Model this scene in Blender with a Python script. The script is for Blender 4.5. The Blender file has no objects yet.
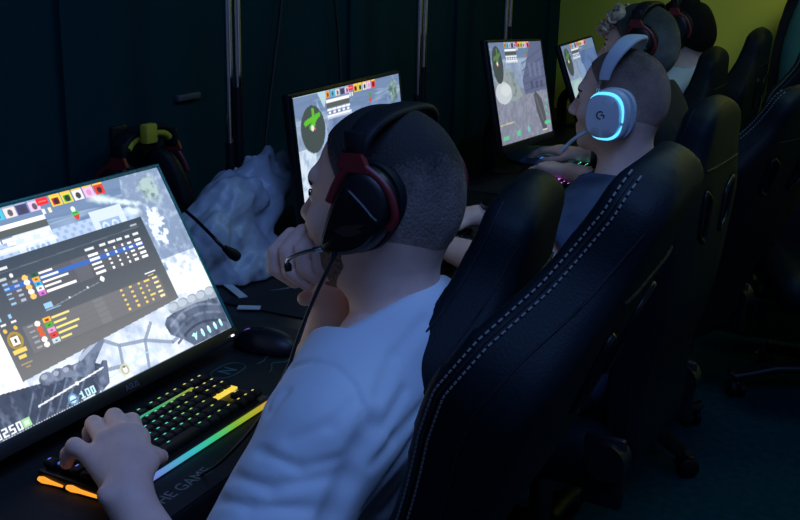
import bpy, bmesh, math, random
import numpy as np
from mathutils import Vector, Matrix, Euler

random.seed(4)
RNG = np.random.default_rng(7)
SC = bpy.context.scene
COL = SC.collection
PI = math.pi

# ------------------------------------------------------------------ materials
def s2l(c):
    c = np.asarray(c, float)
    return np.where(c <= 0.04045, c / 12.92, ((c + 0.055) / 1.055) ** 2.4)

MATS = {}
def mat(name, rgb, rough=0.5, metal=0.0, spec=0.5, bump=0.0, bscale=200.0, emit=None, estr=0.0, var=0.0, vscale=8.0, coat=0.0, sheen=0.0, trans=0.0, sss=0.0):
    if name in MATS: return MATS[name]
    m = bpy.data.materials.new(name); m.use_nodes = True
    nt = m.node_tree; b = nt.nodes['Principled BSDF']
    b.inputs['Base Color'].default_value = (*rgb, 1)
    b.inputs['Roughness'].default_value = rough
    b.inputs['Metallic'].default_value = metal
    b.inputs['Specular IOR Level'].default_value = spec
    b.inputs['Coat Weight'].default_value = coat
    b.inputs['Sheen Weight'].default_value = sheen
    b.inputs['Transmission Weight'].default_value = trans
    if sss:
        b.inputs['Subsurface Weight'].default_value = sss
        b.inputs['Subsurface Radius'].default_value = (0.012, 0.005, 0.003)
        b.inputs['Subsurface Scale'].default_value = 1.0
    if emit is not None:
        b.inputs['Emission Color'].default_value = (*emit, 1)
        b.inputs['Emission Strength'].default_value = estr
    tc = nt.nodes.new('ShaderNodeTexCoord')
    if var:
        n = nt.nodes.new('ShaderNodeTexNoise'); n.inputs['Scale'].default_value = vscale; n.inputs['Detail'].default_value = 5
        nt.links.new(tc.outputs['Object'], n.inputs['Vector'])
        r = nt.nodes.new('ShaderNodeValToRGB')
        r.color_ramp.elements[0].position = 0.3; r.color_ramp.elements[1].position = 0.7
        r.color_ramp.elements[0].color = (*[max(0, c * (1 - var)) for c in rgb], 1)
        r.color_ramp.elements[1].color = (*[min(1, c * (1 + var)) for c in rgb], 1)
        nt.links.new(n.outputs['Fac'], r.inputs['Fac']); nt.links.new(r.outputs['Color'], b.inputs['Base Color'])
    if bump:
        n = nt.nodes.new('ShaderNodeTexNoise'); n.inputs['Scale'].default_value = bscale; n.inputs['Detail'].default_value = 3
        nt.links.new(tc.outputs['Object'], n.inputs['Vector'])
        bp = nt.nodes.new('ShaderNodeBump'); bp.inputs['Strength'].default_value = bump; bp.inputs['Distance'].default_value = 0.002
        nt.links.new(n.outputs['Fac'], bp.inputs['Height']); nt.links.new(bp.outputs['Normal'], b.inputs['Normal'])
    MATS[name] = m
    return m

def hair_mat(name, low, high, z0, z1, fibre=260.0, rough=0.75, nape=None):
    """hair colour that fades from a clipped nape (low) to longer hair (high) along the head's own height"""
    m = bpy.data.materials.new(name); m.use_nodes = True
    nt = m.node_tree; b = nt.nodes['Principled BSDF']
    b.inputs['Roughness'].default_value = rough; b.inputs['Specular IOR Level'].default_value = 0.25
    tc = nt.nodes.new('ShaderNodeTexCoord'); sep = nt.nodes.new('ShaderNodeSeparateXYZ')
    nt.links.new(tc.outputs['Object'], sep.inputs['Vector'])
    n = nt.nodes.new('ShaderNodeTexNoise'); n.inputs['Scale'].default_value = fibre; n.inputs['Detail'].default_value = 4
    nt.links.new(tc.outputs['Object'], n.inputs['Vector'])
    n2 = nt.nodes.new('ShaderNodeTexNoise'); n2.inputs['Scale'].default_value = 30; n2.inputs['Detail'].default_value = 3
    nt.links.new(tc.outputs['Object'], n2.inputs['Vector'])
    mr = nt.nodes.new('ShaderNodeMapRange'); mr.inputs['From Min'].default_value = z0; mr.inputs['From Max'].default_value = z1
    nt.links.new(sep.outputs['Z'], mr.inputs['Value'])
    ad = nt.nodes.new('ShaderNodeMath'); ad.operation = 'MULTIPLY_ADD'; ad.inputs[1].default_value = 0.40
    nt.links.new(n.outputs['Fac'], ad.inputs[0]); nt.links.new(mr.outputs['Result'], ad.inputs[2])
    ad2 = nt.nodes.new('ShaderNodeMath'); ad2.operation = 'MULTIPLY_ADD'; ad2.inputs[1].default_value = 0.40
    nt.links.new(n2.outputs['Fac'], ad2.inputs[0]); nt.links.new(ad.outputs[0], ad2.inputs[2])
    sb = nt.nodes.new('ShaderNodeMath'); sb.operation = 'SUBTRACT'; sb.inputs[1].default_value = 0.40
    nt.links.new(ad2.outputs[0], sb.inputs[0])
    r = nt.nodes.new('ShaderNodeValToRGB')
    r.color_ramp.elements[0].position = 0.1; r.color_ramp.elements[1].position = 0.9
    r.color_ramp.elements[0].color = (*low, 1); r.color_ramp.elements[1].color = (*high, 1)
    if nape is not None:
        e = r.color_ramp.elements.new(0.0); e.color = (*nape, 1); r.color_ramp.elements[1].position = 0.32
    nt.links.new(sb.outputs[0], r.inputs['Fac']); nt.links.new(r.outputs['Color'], b.inputs['Base Color'])
    bp = nt.nodes.new('ShaderNodeBump'); bp.inputs['Strength'].default_value = 0.55; bp.inputs['Distance'].default_value = 0.003
    nt.links.new(n.outputs['Fac'], bp.inputs['Height']); nt.links.new(bp.outputs['Normal'], b.inputs['Normal'])
    return m

def glow_ramp(name, axis, stops, strength, scale=(1, 1)):
    """LED colour that runs along one object axis"""
    m = bpy.data.materials.new(name); m.use_nodes = True
    nt = m.node_tree; b = nt.nodes['Principled BSDF']
    b.inputs['Base Color'].default_value = (0.02, 0.02, 0.02, 1)
    tc = nt.nodes.new('ShaderNodeTexCoord'); sep = nt.nodes.new('ShaderNodeSeparateXYZ')
    nt.links.new(tc.outputs['Object'], sep.inputs['Vector'])
    mr = nt.nodes.new('ShaderNodeMapRange'); mr.inputs['From Min'].default_value = scale[0]; mr.inputs['From Max'].default_value = scale[1]
    nt.links.new(sep.outputs[axis], mr.inputs['Value'])
    r = nt.nodes.new('ShaderNodeValToRGB'); els = r.color_ramp.elements
    while len(els) < len(stops): els.new(0.5)
    for e, (p, c) in zip(els, stops): e.position = p; e.color = (*c, 1)
    nt.links.new(mr.outputs['Result'], r.inputs['Fac']); nt.links.new(r.outputs['Color'], b.inputs['Emission Color'])
    b.inputs['Emission Strength'].default_value = strength
    return m

# ------------------------------------------------------------------ objects
WM = {}
def tag(o, label, cat, group=None, kind=None):
    o['label'] = label; o['category'] = cat
    if group: o['group'] = group
    if kind: o['kind'] = kind
    return o

def thing(name, label, cat, M=None, group=None):
    o = bpy.data.objects.new(name, None); COL.objects.link(o)
    o.empty_display_size = 0.05
    M = M or Matrix.Identity(4); o.matrix_world = M; WM[o] = M.copy()
    return tag(o, label, cat, group)

def link(name, me, material, parent=None, M=None, label=None):
    o = bpy.data.objects.new(name, me); COL.objects.link(o)
    if material is not None: me.materials.clear(); me.materials.append(material)
    M = M or Matrix.Identity(4)
    if parent is not None:
        o.parent = parent; o.matrix_parent_inverse = WM[parent].inverted()
    o.matrix_basis = M; WM[o] = M.copy()
    if label: o['label'] = label
    return o

def struct(name, me, material):
    o = link(name, me, material); o['kind'] = 'structure'; return o

def copy_tree(o, parent=None):
    c = o.copy(); COL.objects.link(c)
    if parent is not None: c.parent = parent
    for ch in list(o.children): copy_tree(ch, c)
    return c

def smooth(me, angle=None):
    for p in me.polygons: p.use_smooth = True
    if angle is not None:
        try: me.set_sharp_from_angle(angle=math.radians(angle))
        except Exception: pass
    return me

def bm_mesh(bm, name, shade=None):
    me = bpy.data.meshes.new(name); bmesh.ops.recalc_face_normals(bm, faces=bm.faces); bm.to_mesh(me); bm.free()
    if shade: smooth(me, shade)
    return me

def a_box(bm, c, s, M=None, bev=0.0, seg=2):
    r = bmesh.ops.create_cube(bm, size=1.0); vs = r['verts']
    for v in vs: v.co = Vector((v.co.x * s[0], v.co.y * s[1], v.co.z * s[2]))
    if bev > 0:
        es = list({e for v in vs for e in v.link_edges})
        rb = bmesh.ops.bevel(bm, geom=es, offset=bev, segments=seg, affect='EDGES', profile=0.5)
        vs = list({v for f in rb['faces'] for v in f.verts} | {v for v in vs if v.is_valid})
    T = Matrix.Translation(c)
    if M is not None: T = T @ M
    for v in vs: v.co = T @ v.co
    return vs

def box_mesh(c, s, M=None, bev=0.0, seg=2, name='m'):
    bm = bmesh.new(); a_box(bm, c, s, M, bev, seg); return bm_mesh(bm, name, 40 if bev else None)

def frame_at(t, ref):
    t = t.normalized()
    u = t.cross(ref)
    if u.length < 1e-5: u = t.cross(Vector((1, 0, 0)) if abs(t.x) < 0.9 else Vector((0, 1, 0)))
    u.normalize(); return u, t.cross(u).normalized() * -1

def a_tube(bm, pts, r, n=10, cap=True, closed=False, ref=Vector((0, 0, 1)), flat=None):
    """sweep a round (or flat=(w,h) elliptic) section along pts; r may be a list"""
    pts = [Vector(p) for p in pts]; N = len(pts)
    rs = r if isinstance(r, (list, tuple)) else [r] * N
    rings = []
    u = None
    for i, p in enumerate(pts):
        if closed: t = pts[(i + 1) % N] - pts[i - 1]
        else: t = pts[min(i + 1, N - 1)] - pts[max(i - 1, 0)]
        if t.length < 1e-9: t = Vector((0, 0, 1))
        t.normalize()
        if u is None: u = frame_at(t, ref)[0]
        else:
            u = u - t * u.dot(t)
            u = u.normalized() if u.length > 1e-6 else frame_at(t, ref)[0]
        w = t.cross(u)
        ring = []
        for k in range(n):
            a = 2 * PI * k / n
            fu, fw = (1, 1) if flat is None else flat
            ring.append(bm.verts.new(p + u * (math.cos(a) * rs[i] * fu) + w * (math.sin(a) * rs[i] * fw)))
        rings.append(ring)
    M = N if closed else N - 1
    for i in range(M):
        A, B = rings[i], rings[(i + 1) % N]
        for k in range(n):
            bm.faces.new((A[k], A[(k + 1) % n], B[(k + 1) % n], B[k]))
    if cap and not closed:
        bm.faces.new(rings[0][::-1]); bm.faces.new(rings[-1])

def tube_mesh(pts, r, n=10, name='m', **kw):
    bm = bmesh.new(); a_tube(bm, pts, r, n, **kw); return bm_mesh(bm, name, 50)

def a_cyl(bm, a, b, r, r2=None, n=20):
    a_tube(bm, [a, b], [r, r if r2 is None else r2], n)

def spline(pts, k=8):
    """Catmull-Rom through pts"""
    P = [Vector(p) for p in pts]; out = []
    for i in range(len(P) - 1):
        p0, p1, p2, p3 = P[max(i - 1, 0)], P[i], P[i + 1], P[min(i + 2, len(P) - 1)]
        for j in range(k):
            t = j / k
            out.append(0.5 * ((2 * p1) + (p2 - p0) * t + (2 * p0 - 5 * p1 + 4 * p2 - p3) * t * t + (3 * p1 - p0 - 3 * p2 + p3) * t ** 3))
    out.append(P[-1]); return out

def a_loft(bm, rings, cap=True):
    R = [[bm.verts.new(p) for p in r] for r in rings]
    n = len(R[0])
    for A, B in zip(R, R[1:]):
        for k in range(n): bm.faces.new((A[k], A[(k + 1) % n], B[(k + 1) % n], B[k]))
    if cap: bm.faces.new(R[0][::-1]); bm.faces.new(R[-1])

def text_mesh(s, size, depth=0.0006, align='CENTER'):
    cu = bpy.data.curves.new('lettering', 'FONT'); cu.body = s; cu.size = size; cu.extrude = depth; cu.align_x = align; cu.align_y = 'CENTER'
    o = bpy.data.objects.new('lettering', cu); COL.objects.link(o)
    dg = bpy.context.evaluated_depsgraph_get()
    me = bpy.data.meshes.new_from_object(o.evaluated_get(dg))
    bpy.data.objects.remove(o); bpy.data.curves.remove(cu)
    return me

def axes(o, x, y, z):
    """matrix whose columns are the given axes at origin o"""
    x, y, z = Vector(x), Vector(y), Vector(z)
    return Matrix(((x.x, y.x, z.x, o[0]), (x.y, y.y, z.y, o[1]), (x.z, y.z, z.z, o[2]), (0, 0, 0, 1)))

# ------------------------------------------------------------------ signed distance bodies
def smin(a, b, k):
    if k <= 0: return np.minimum(a, b)
    h = np.clip(0.5 + 0.5 * (b - a) / k, 0, 1)
    return b * (1 - h) + a * h - k * h * (1 - h)

def smax(a, b, k): return -smin(-a, -b, k)

class Prim:
    def __init__(s, fn, lo, hi, k=0.01, op='u'):
        s.fn, s.lo, s.hi, s.k, s.op = fn, np.array(lo, float), np.array(hi, float), k, op
    def xf(s, M):
        Mi = np.array(M.inverted()); sc = M.to_scale()[0]
        cs = np.array([[x, y, z, 1] for x in (s.lo[0], s.hi[0]) for y in (s.lo[1], s.hi[1]) for z in (s.lo[2], s.hi[2])]) @ np.array(M).T
        f0 = s.fn
        def fn(X, Y, Z):
            return sc * f0(Mi[0, 0] * X + Mi[0, 1] * Y + Mi[0, 2] * Z + Mi[0, 3], Mi[1, 0] * X + Mi[1, 1] * Y + Mi[1, 2] * Z + Mi[1, 3], Mi[2, 0] * X + Mi[2, 1] * Y + Mi[2, 2] * Z + Mi[2, 3])
        return Prim(fn, cs[:, :3].min(0), cs[:, :3].max(0), s.k * sc, s.op)
    def grow(s, g, k=None):
        f0 = s.fn
        return Prim(lambda X, Y, Z: f0(X, Y, Z) - g, s.lo - g, s.hi + g, s.k if k is None else k, s.op)

def ell(c, r, k=0.01, op='u', R=None):
    c = np.array(c, float); r = np.array(r, float)
    Rm = np.eye(3) if R is None else np.array(R.to_3x3()).T
    def fn(X, Y, Z):
        x, y, z = X - c[0], Y - c[1], Z - c[2]
        if R is not None:
            x, y, z = (Rm[0, 0] * x + Rm[0, 1] * y + Rm[0, 2] * z, Rm[1, 0] * x + Rm[1, 1] * y + Rm[1, 2] * z, Rm[2, 0] * x + Rm[2, 1] * y + Rm[2, 2] * z)
        k0 = np.sqrt((x / r[0]) ** 2 + (y / r[1]) ** 2 + (z / r[2]) ** 2)
        k1 = np.sqrt((x / r[0] ** 2) ** 2 + (y / r[1] ** 2) ** 2 + (z / r[2] ** 2) ** 2)
        return k0 * (k0 - 1) / np.maximum(k1, 1e-6)
    m = r if R is None else np.full(3, r.max())
    return Prim(fn, c - m, c + m, k, op)

def cap(a, b, ra, rb=None, k=0.01, op='u'):
    a = np.array(a, float); b = np.array(b, float); rb = ra if rb is None else rb
    ba = b - a; l2 = max(ba @ ba, 1e-12)
    def fn(X, Y, Z):
        x, y, z = X - a[0], Y - a[1], Z - a[2]
        h = np.clip((x * ba[0] + y * ba[1] + z * ba[2]) / l2, 0, 1)
        return np.sqrt((x - h * ba[0]) ** 2 + (y - h * ba[1]) ** 2 + (z - h * ba[2]) ** 2) - (ra + (rb - ra) * h)
    m = max(ra, rb)
    return Prim(fn, np.minimum(a, b) - m, np.maximum(a, b) + m, k, op)

def rbox(c, half, rad, k=0.01, op='u', R=None):
    c = np.array(c, float); h = np.array(half, float) - rad
    Rm = np.eye(3) if R is None else np.array(R.to_3x3()).T
    def fn(X, Y, Z):
        x, y, z = X - c[0], Y - c[1], Z - c[2]
        if R is not None:
            x, y, z = (Rm[0, 0] * x + Rm[0, 1] * y + Rm[0, 2] * z, Rm[1, 0] * x + Rm[1, 1] * y + Rm[1, 2] * z, Rm[2, 0] * x + Rm[2, 1] * y + Rm[2, 2] * z)
        qx, qy, qz = np.abs(x) - h[0], np.abs(y) - h[1], np.abs(z) - h[2]
        return np.sqrt(np.maximum(qx, 0) ** 2 + np.maximum(qy, 0) ** 2 + np.maximum(qz, 0) ** 2) + np.minimum(np.maximum(qx, np.maximum(qy, qz)), 0) - rad
    m = np.array(half, float) if R is None else np.full(3, np.linalg.norm(half))
    return Prim(fn, c - m, c + m, k, op)

class Field:
    def __init__(s, lo, hi, h):
        s.lo = np.array(lo, float); s.h = h
        s.n = np.ceil((np.array(hi) - s.lo) / h).astype(int) + 1
        s.a = np.full(s.n, 0.5, np.float32)
        s.ax = [s.lo[i] + h * np.arange(s.n[i]) for i in range(3)]
    def grid(s, sl): return (s.ax[0][sl[0]][:, None, None], s.ax[1][sl[1]][None, :, None], s.ax[2][sl[2]][None, None, :])
    def box(s, lo, hi):
        i0 = np.clip(np.floor((lo - s.lo) / s.h).astype(int), 0, s.n); i1 = np.clip(np.ceil((hi - s.lo) / s.h).astype(int) + 1, 0, s.n)
        return tuple(slice(a, b) for a, b in zip(i0, i1))
    def add(s, *prims):
        for p in prims:
            pad = p.k * 1.2 + 3 * s.h
            sl = s.box(p.lo - pad, p.hi + pad)
            if any(q.stop <= q.start for q in sl): continue
            d = p.fn(*s.grid(sl)).astype(np.float32)
            if p.op == 'u': s.a[sl] = smin(s.a[sl], d, p.k)
            else: s.a[sl] = smax(s.a[sl], -d, p.k)
        return s
    def full(s): return s.grid((slice(None),) * 3)
    def cut(s, fn, k=0.0):
        """keep only where fn<0"""
        s.a = smax(s.a, np.broadcast_to(fn(*s.full()), s.a.shape).astype(np.float32), k); return s
    def mesh(s, name='m', keep=True):
        a = s.a.copy()
        a[0] = a[-1] = 0.5; a[:, 0] = a[:, -1] = 0.5; a[:, :, 0] = a[:, :, -1] = 0.5
        ins = a < 0
        n = np.array(a.shape) - 1
        acc = np.zeros((*n, 3), np.float32); cnt = np.zeros(n, np.float32)
        for ax in range(3):
            sl0 = [slice(None)] * 3; sl1 = [slice(None)] * 3; sl0[ax] = slice(0, -1); sl1[ax] = slice(1, None)
            A, B = a[tuple(sl0)], a[tuple(sl1)]
            I = np.argwhere((A < 0) != (B < 0))
            va, vb = A[tuple(I.T)], B[tuple(I.T)]
            p = I.astype(np.float32); p[:, ax] += va / (va - vb)
            o1, o2 = [q for q in range(3) if q != ax]
            for d1 in (0, 1):
                for d2 in (0, 1):
                    c = I.copy(); c[:, o1] -= d1; c[:, o2] -= d2
                    np.add.at(acc, tuple(c.T), p); np.add.at(cnt, tuple(c.T), 1)
        act = cnt > 0
        idx = np.full(n, -1, np.int64); idx[act] = np.arange(act.sum())
        V = acc[act] / cnt[act][:, None] * s.h + s.lo
        Q = []
        for ax in range(3):
            sl0 = [slice(None)] * 3; sl1 = [slice(None)] * 3; sl0[ax] = slice(0, -1); sl1[ax] = slice(1, None)
            A, B = ins[tuple(sl0)], ins[tuple(sl1)]
            o1, o2 = (ax + 1) % 3, (ax + 2) % 3
            for flip in (False, True):
                I = np.argwhere((A & ~B) if not flip else (~A & B))
                if not len(I): continue
                qs = []
                for d1, d2 in ((0, 0), (1, 0), (1, 1), (0, 1)):
                    c = I.copy(); c[:, o1] -= d1; c[:, o2] -= d2
                    qs.append(idx[tuple(c.T)])
                q = np.stack(qs, 1)
                Q.append(q[:, ::-1] if not flip else q)
        Q = np.concatenate(Q)
        me = np_mesh(V, Q[:, ::-1], name)
        return me

def np_mesh(V, Q, name='m', shade=True):
    V = np.asarray(V, np.float32); Q = np.asarray(Q, np.int32)
    me = bpy.data.meshes.new(name)
    me.vertices.add(len(V)); me.vertices.foreach_set('co', V.ravel())
    k = Q.shape[1]
    me.loops.add(Q.size); me.loops.foreach_set('vertex_index', Q.ravel())
    me.polygons.add(len(Q)); me.polygons.foreach_set('loop_start', np.arange(0, Q.size, k, dtype=np.int32))
    me.update(calc_edges=True); me.validate()
    if shade: me.polygons.foreach_set('use_smooth', np.ones(len(me.polygons), bool))
    return me

def relax(me, it=2, f=0.5):
    """light Laplacian smoothing of a surface-net mesh"""
    n = len(me.vertices); V = np.empty(n * 3, np.float32); me.vertices.foreach_get('co', V); V = V.reshape(-1, 3)
    E = np.empty(len(me.edges) * 2, np.int32); me.edges.foreach_get('vertices', E); E = E.reshape(-1, 2)
    deg = np.bincount(E.ravel(), minlength=n).astype(np.float32)[:, None]
    for _ in range(it):
        S = np.zeros_like(V)
        for j in range(3):
            S[:, j] = np.bincount(E[:, 0], V[E[:, 1], j], n) + np.bincount(E[:, 1], V[E[:, 0], j], n)
        V = V * (1 - f) + f * S / np.maximum(deg, 1)
    me.vertices.foreach_set('co', V.ravel().astype(np.float32)); me.update(); return me

def vnoise(X, Y, Z, f, seed=0):
    """smooth pseudo-noise from a few rotated sines"""
    r = np.random.default_rng(seed); out = 0
    for i in range(5):
        d = r.normal(size=3); d /= np.linalg.norm(d); ph = r.uniform(0, 6.28); ff = f * r.uniform(0.7, 1.5)
        out = out + np.sin(ff * (d[0] * X + d[1] * Y + d[2] * Z) + ph + 1.3 * np.sin(ff * 0.6 * (d[1] * X - d[2] * Y + d[0] * Z)))
    return out / 5
#@@HEAD
# ------------------------------------------------------------------ shared materials
M_NAVY = mat('navy wall paint', (0.0016, 0.030, 0.036), 0.8, spec=0.08, var=0.15, vscale=3, bump=0.15, bscale=60)
M_YELLOW = mat('olive yellow wall paint', (0.47, 0.50, 0.05), 0.75, var=0.08, vscale=2, bump=0.15, bscale=60)
M_BLACKTRIM = mat('black skirting', (0.006, 0.007, 0.008), 0.5)
M_FLOOR = mat('dark carpet floor', (0.0030, 0.034, 0.046), 0.9, spec=0.05, var=0.25, vscale=35, bump=0.4, bscale=120)
M_CEIL = mat('dark ceiling paint', (0.01, 0.012, 0.016), 0.9)
M_DESK = mat('black laminate', (0.006, 0.0065, 0.008), 0.45, var=0.2, vscale=20)
M_PLASTIC = mat('black plastic', (0.007, 0.0075, 0.009), 0.42, spec=0.4)
M_GLOSS = mat('glossy black plastic', (0.005, 0.005, 0.006), 0.36, spec=0.25)
M_SOFT = mat('soft black leatherette', (0.006, 0.008, 0.011), 0.6, spec=0.22, bump=0.2, bscale=300)
M_LEATHER = mat('black leatherette', (0.0027, 0.0072, 0.0108), 0.54, spec=0.14, bump=0.25, bscale=350)
M_STITCH = mat('grey thread', (0.17, 0.165, 0.16), 0.8)
M_CHROME = mat('polished chrome', (0.75, 0.72, 0.68), 0.12, metal=1.0, var=0.05)
M_STEEL = mat('dark steel', (0.10, 0.11, 0.12), 0.35, metal=1.0)
M_SILVER = mat('silver metal', (0.6, 0.62, 0.65), 0.25, metal=1.0)
M_RUBBER = mat('black rubber cable', (0.005, 0.005, 0.006), 0.5)
M_TEALREFL = mat('teal edge reflection', (0.01, 0.22, 0.21), 0.35)  # teal reflection along the nearest monitor's edge, put into the bezel colour
M_LETTER = mat('grey print', (0.13, 0.14, 0.16), 0.6)
M_WHITEPAPER = mat('white paper', (0.55, 0.58, 0.62), 0.7)

# ------------------------------------------------------------------ the room
XW, YF = -1.55, 4.72
def slab(x0, x1, y0, y1, z0, z1): return box_mesh(((x0 + x1) / 2, (y0 + y1) / 2, (z0 + z1) / 2), (x1 - x0, y1 - y0, z1 - z0))
struct('floor', slab(-1.7, 2.6, -1.2, 4.9, -0.1, 0.0), M_FLOOR)
struct('wall_left', slab(-1.65, XW, -1.2, 4.72, 0.0, 2.8), M_NAVY)
struct('wall_back', slab(-1.65, 2.6, YF, YF + 0.1, 0.0, 2.8), M_YELLOW)
struct('baseboard_back', slab(XW, 2.6, YF - 0.018, YF, 0.0, 0.10), M_BLACKTRIM)
struct('ceiling', slab(-1.7, 2.6, -1.2, 4.9, 2.8, 2.9), M_CEIL)
# flat battens that cover the joints of the dark wall boards
for i, y in enumerate((1.62, 2.78, 3.55, 4.55)):
    struct('trim_%d' % (i + 1), slab(XW, XW + 0.012, y, y + 0.07, 0.0, 2.8), M_NAVY)

# ------------------------------------------------------------------ desk
DZ = 0.78
desk = thing('desk', 'long black desk that carries all the monitors along the dark wall', 'desk', Matrix.Translation((-1.15, 2.1, 0)))
bm = bmesh.new(); a_box(bm, (-1.15, 2.05, DZ - 0.0175), (0.76, 5.2, 0.035), bev=0.004); link('desk_top', bm_mesh(bm, 'desk_top', 40), M_DESK, desk)
for y in (-0.45, 0.66, 1.68, 2.70, 3.74, 4.6):
    link('leg', box_mesh((-1.15, y, (DZ - 0.035) / 2), (0.66, 0.03, DZ - 0.035), bev=0.003), M_DESK, desk)
link('modesty_panel', box_mesh((-1.46, 2.05, 0.48), (0.02, 5.1, 0.5)), M_DESK, desk)

# ------------------------------------------------------------------ pictures on the screens
def canvas(w, h):
    class C: pass
    c = C(); c.w, c.h = w, h
    A, B = np.meshgrid(np.linspace(-1, 1, w), np.linspace(-1, 1, h))
    c.A, c.B = A, B; c.im = np.zeros((h, w, 3)); return c
def fbm(c, f, seed, oct=4, sx=1.0):
    r = np.random.default_rng(seed); out = np.zeros((c.h, c.w)); amp = 1; tot = 0
    for o in range(oct):
        n = int(f * 2 ** o) + 2; m = int(f * sx * 2 ** o) + 2
        g = r.random((n + 1, m + 1)); y = np.linspace(0, n - 1e-3, c.h); x = np.linspace(0, m - 1e-3, c.w)
        yi, xi = y.astype(int), x.astype(int); fy, fx = (y - yi)[:, None], (x - xi)[None]
        fy, fx = fy * fy * (3 - 2 * fy), fx * fx * (3 - 2 * fx)
        v = g[yi][:, xi] * (1 - fy) * (1 - fx) + g[yi + 1][:, xi] * fy * (1 - fx) + g[yi][:, xi + 1] * (1 - fy) * fx + g[yi + 1][:, xi + 1] * fy * fx
        out += amp * v; tot += amp; amp *= 0.5
    return out / tot
def paint(c, mask, col, alpha=1.0):
    col = np.asarray(col, float) / 255
    a = (np.asarray(mask, float) * alpha)[..., None]
    c.im = c.im * (1 - a) + a * col
def rect(c, a0, b0, a1, b1, col, alpha=1.0): paint(c, (c.A >= a0) & (c.A <= a1) & (c.B >= b0) & (c.B <= b1), col, alpha)
def poly(c, pts, col, alpha=1.0):
    m = np.zeros(c.A.shape, bool); n = len(pts)
    for i in range(n):
        (x0, y0), (x1, y1) = pts[i], pts[(i + 1) % n]
        if y0 == y1: continue
        t = (c.B - y0) / (y1 - y0)
        m ^= (t >= 0) & (t < 1) & (c.A < x0 + t * (x1 - x0))
    paint(c, m, col, alpha)
def disc(c, a, b, ra, rb, col, alpha=1.0): paint(c, ((c.A - a) / ra) ** 2 + ((c.B - b) / rb) ** 2 < 1, col, alpha)
def ring(c, a, b, ra, rb, wd, col, alpha=1.0):
    q = np.sqrt(((c.A - a) / ra) ** 2 + ((c.B - b) / rb) ** 2); paint(c, np.abs(q - 1) < wd, col, alpha)
def seg(c, a0, b0, a1, b1, w, col, alpha=1.0, asp=1.78):
    x0, y0, x1, y1 = a0 * asp, b0, a1 * asp, b1; X, Y = c.A * asp, c.B
    l2 = (x1 - x0) ** 2 + (y1 - y0) ** 2
    h = np.clip(((X - x0) * (x1 - x0) + (Y - y0) * (y1 - y0)) / l2, 0, 1)
    paint(c, np.hypot(X - x0 - h * (x1 - x0), Y - y0 - h * (y1 - y0)) < w, col, alpha)
DIG = {'0': '757557', '1': '262227', '2': '717747', '3': '717117', '5': '747117'}
FONT5 = {'0': ('111', '101', '101', '101', '111'), '1': ('010', '110', '010', '010', '111'), '2': ('111', '001', '111', '100', '111'), '3': ('111', '001', '111', '001', '111'), '5': ('111', '100', '111', '001', '111')}
def digits(c, s, a, b, h, col):
    px = h / 5; pw = px / 1.5
    for ch in s:
        for r, row in enumerate(FONT5[ch]):
            for k, v in enumerate(row):
                if v == '1': rect(c, a + k * pw, b + h - (r + 1) * px, a + (k + 1) * pw, b + h - r * px, col)
        a += 4 * pw

AV_L = [(235, 150, 60), (70, 190, 220), (225, 215, 215), (70, 60, 110), (225, 190, 225)]
AV_R = [(200, 40, 45), (60, 170, 60), (225, 225, 230), (240, 180, 225), (215, 60, 50)]
def hud_top(c, k=1.0):
    for i in range(5):
        a = -0.46 + i * 0.088
        rect(c, a, 0.885, a + 0.078, 0.985, AV_L[i]); disc(c, a + 0.04, 0.93, 0.018, 0.035, (60, 60, 70), 0.8)
        a2 = 0.055 + i * 0.088
        rect(c, a2, 0.875, a2 + 0.078, 0.985, (230, 205, 70) if i < 2 else AV_R[i])
        rect(c, a2 + 0.012, 0.89, a2 + 0.066, 0.965, AV_R[i]); disc(c, a2 + 0.04, 0.925, 0.02, 0.035, (40, 30, 40), 0.85 if i != 3 else 0.2)
        rect(c, a, 0.985, a + 0.078, 1.0, (150, 170, 190)); rect(c, a2, 0.985, a2 + 0.078, 1.0, (240, 190, 90))
    rect(c, -0.045, 0.92, 0.04, 0.995, (226, 38, 44))
    rect(c, -0.03, 0.955, 0.028, 0.965, (250, 150, 150))
    rect(c, -0.035, 0.83, -0.012, 0.885, (225, 230, 235)); rect(c, 0.012, 0.83, 0.035, 0.885, (235, 225, 190))
def hud_table(c, a0=-0.62, a1=-0.03, b1=0.83):
    rect(c, a0, b1 - 0.045, a1, b1 - 0.0, (245, 245, 245)); rect(c, a0, b1 - 0.12, a1, b1 - 0.045, (86, 90, 92))
    for r, b in enumerate((b1 - 0.165, b1 - 0.205, b1 - 0.25)):
        n = 5
        for i in range(n):
            w = (a1 - a0) / n; x = a0 + i * w
            wd = w * (0.9, 0.5, 0.95)[r]
            rect(c, x + (w - wd) / 2, b, x + (w + wd) / 2, b + 0.03, (248, 248, 250))
    rect(c, a0, b1 - 0.275, a1 + 0.02, b1 - 0.225, (238, 240, 245), 0.6)

def courtyard(c, seed=1, close=False):
    """the game view: pale stone yard under a long blue-grey tiled roof"""
    A, B = c.A, c.B
    n1 = fbm(c, 5, seed, 5, 1.6); n2 = fbm(c, 26, seed + 1, 3, 1.6); st = fbm(c, 3, seed + 2, 5, 0.25 * 8) ; stretch = fbm(c, 30, seed + 3, 3, 0.12)
    base = 150 + 50 * (n1 - 0.5) + 40 * (n2 - 0.5)
    c.im[..., 0] = (base - 12) / 255; c.im[..., 1] = (base + 6) / 255; c.im[..., 2] = (base + 34) / 255
    roof = (B > 0.62 + 0.02 * np.sin(9 * A)); paint(c, roof, (112, 134, 170))
    paint(c, roof * np.clip((stretch - 0.45) * 3, 0, 1), (92, 116, 152), 0.9)
    paint(c, roof * np.clip((stretch - 0.62) * 4, 0, 1), (176, 196, 222), 0.9)
    paint(c, (B > 0.60) & (B < 0.66), (165, 186, 214), 0.7)

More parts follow.
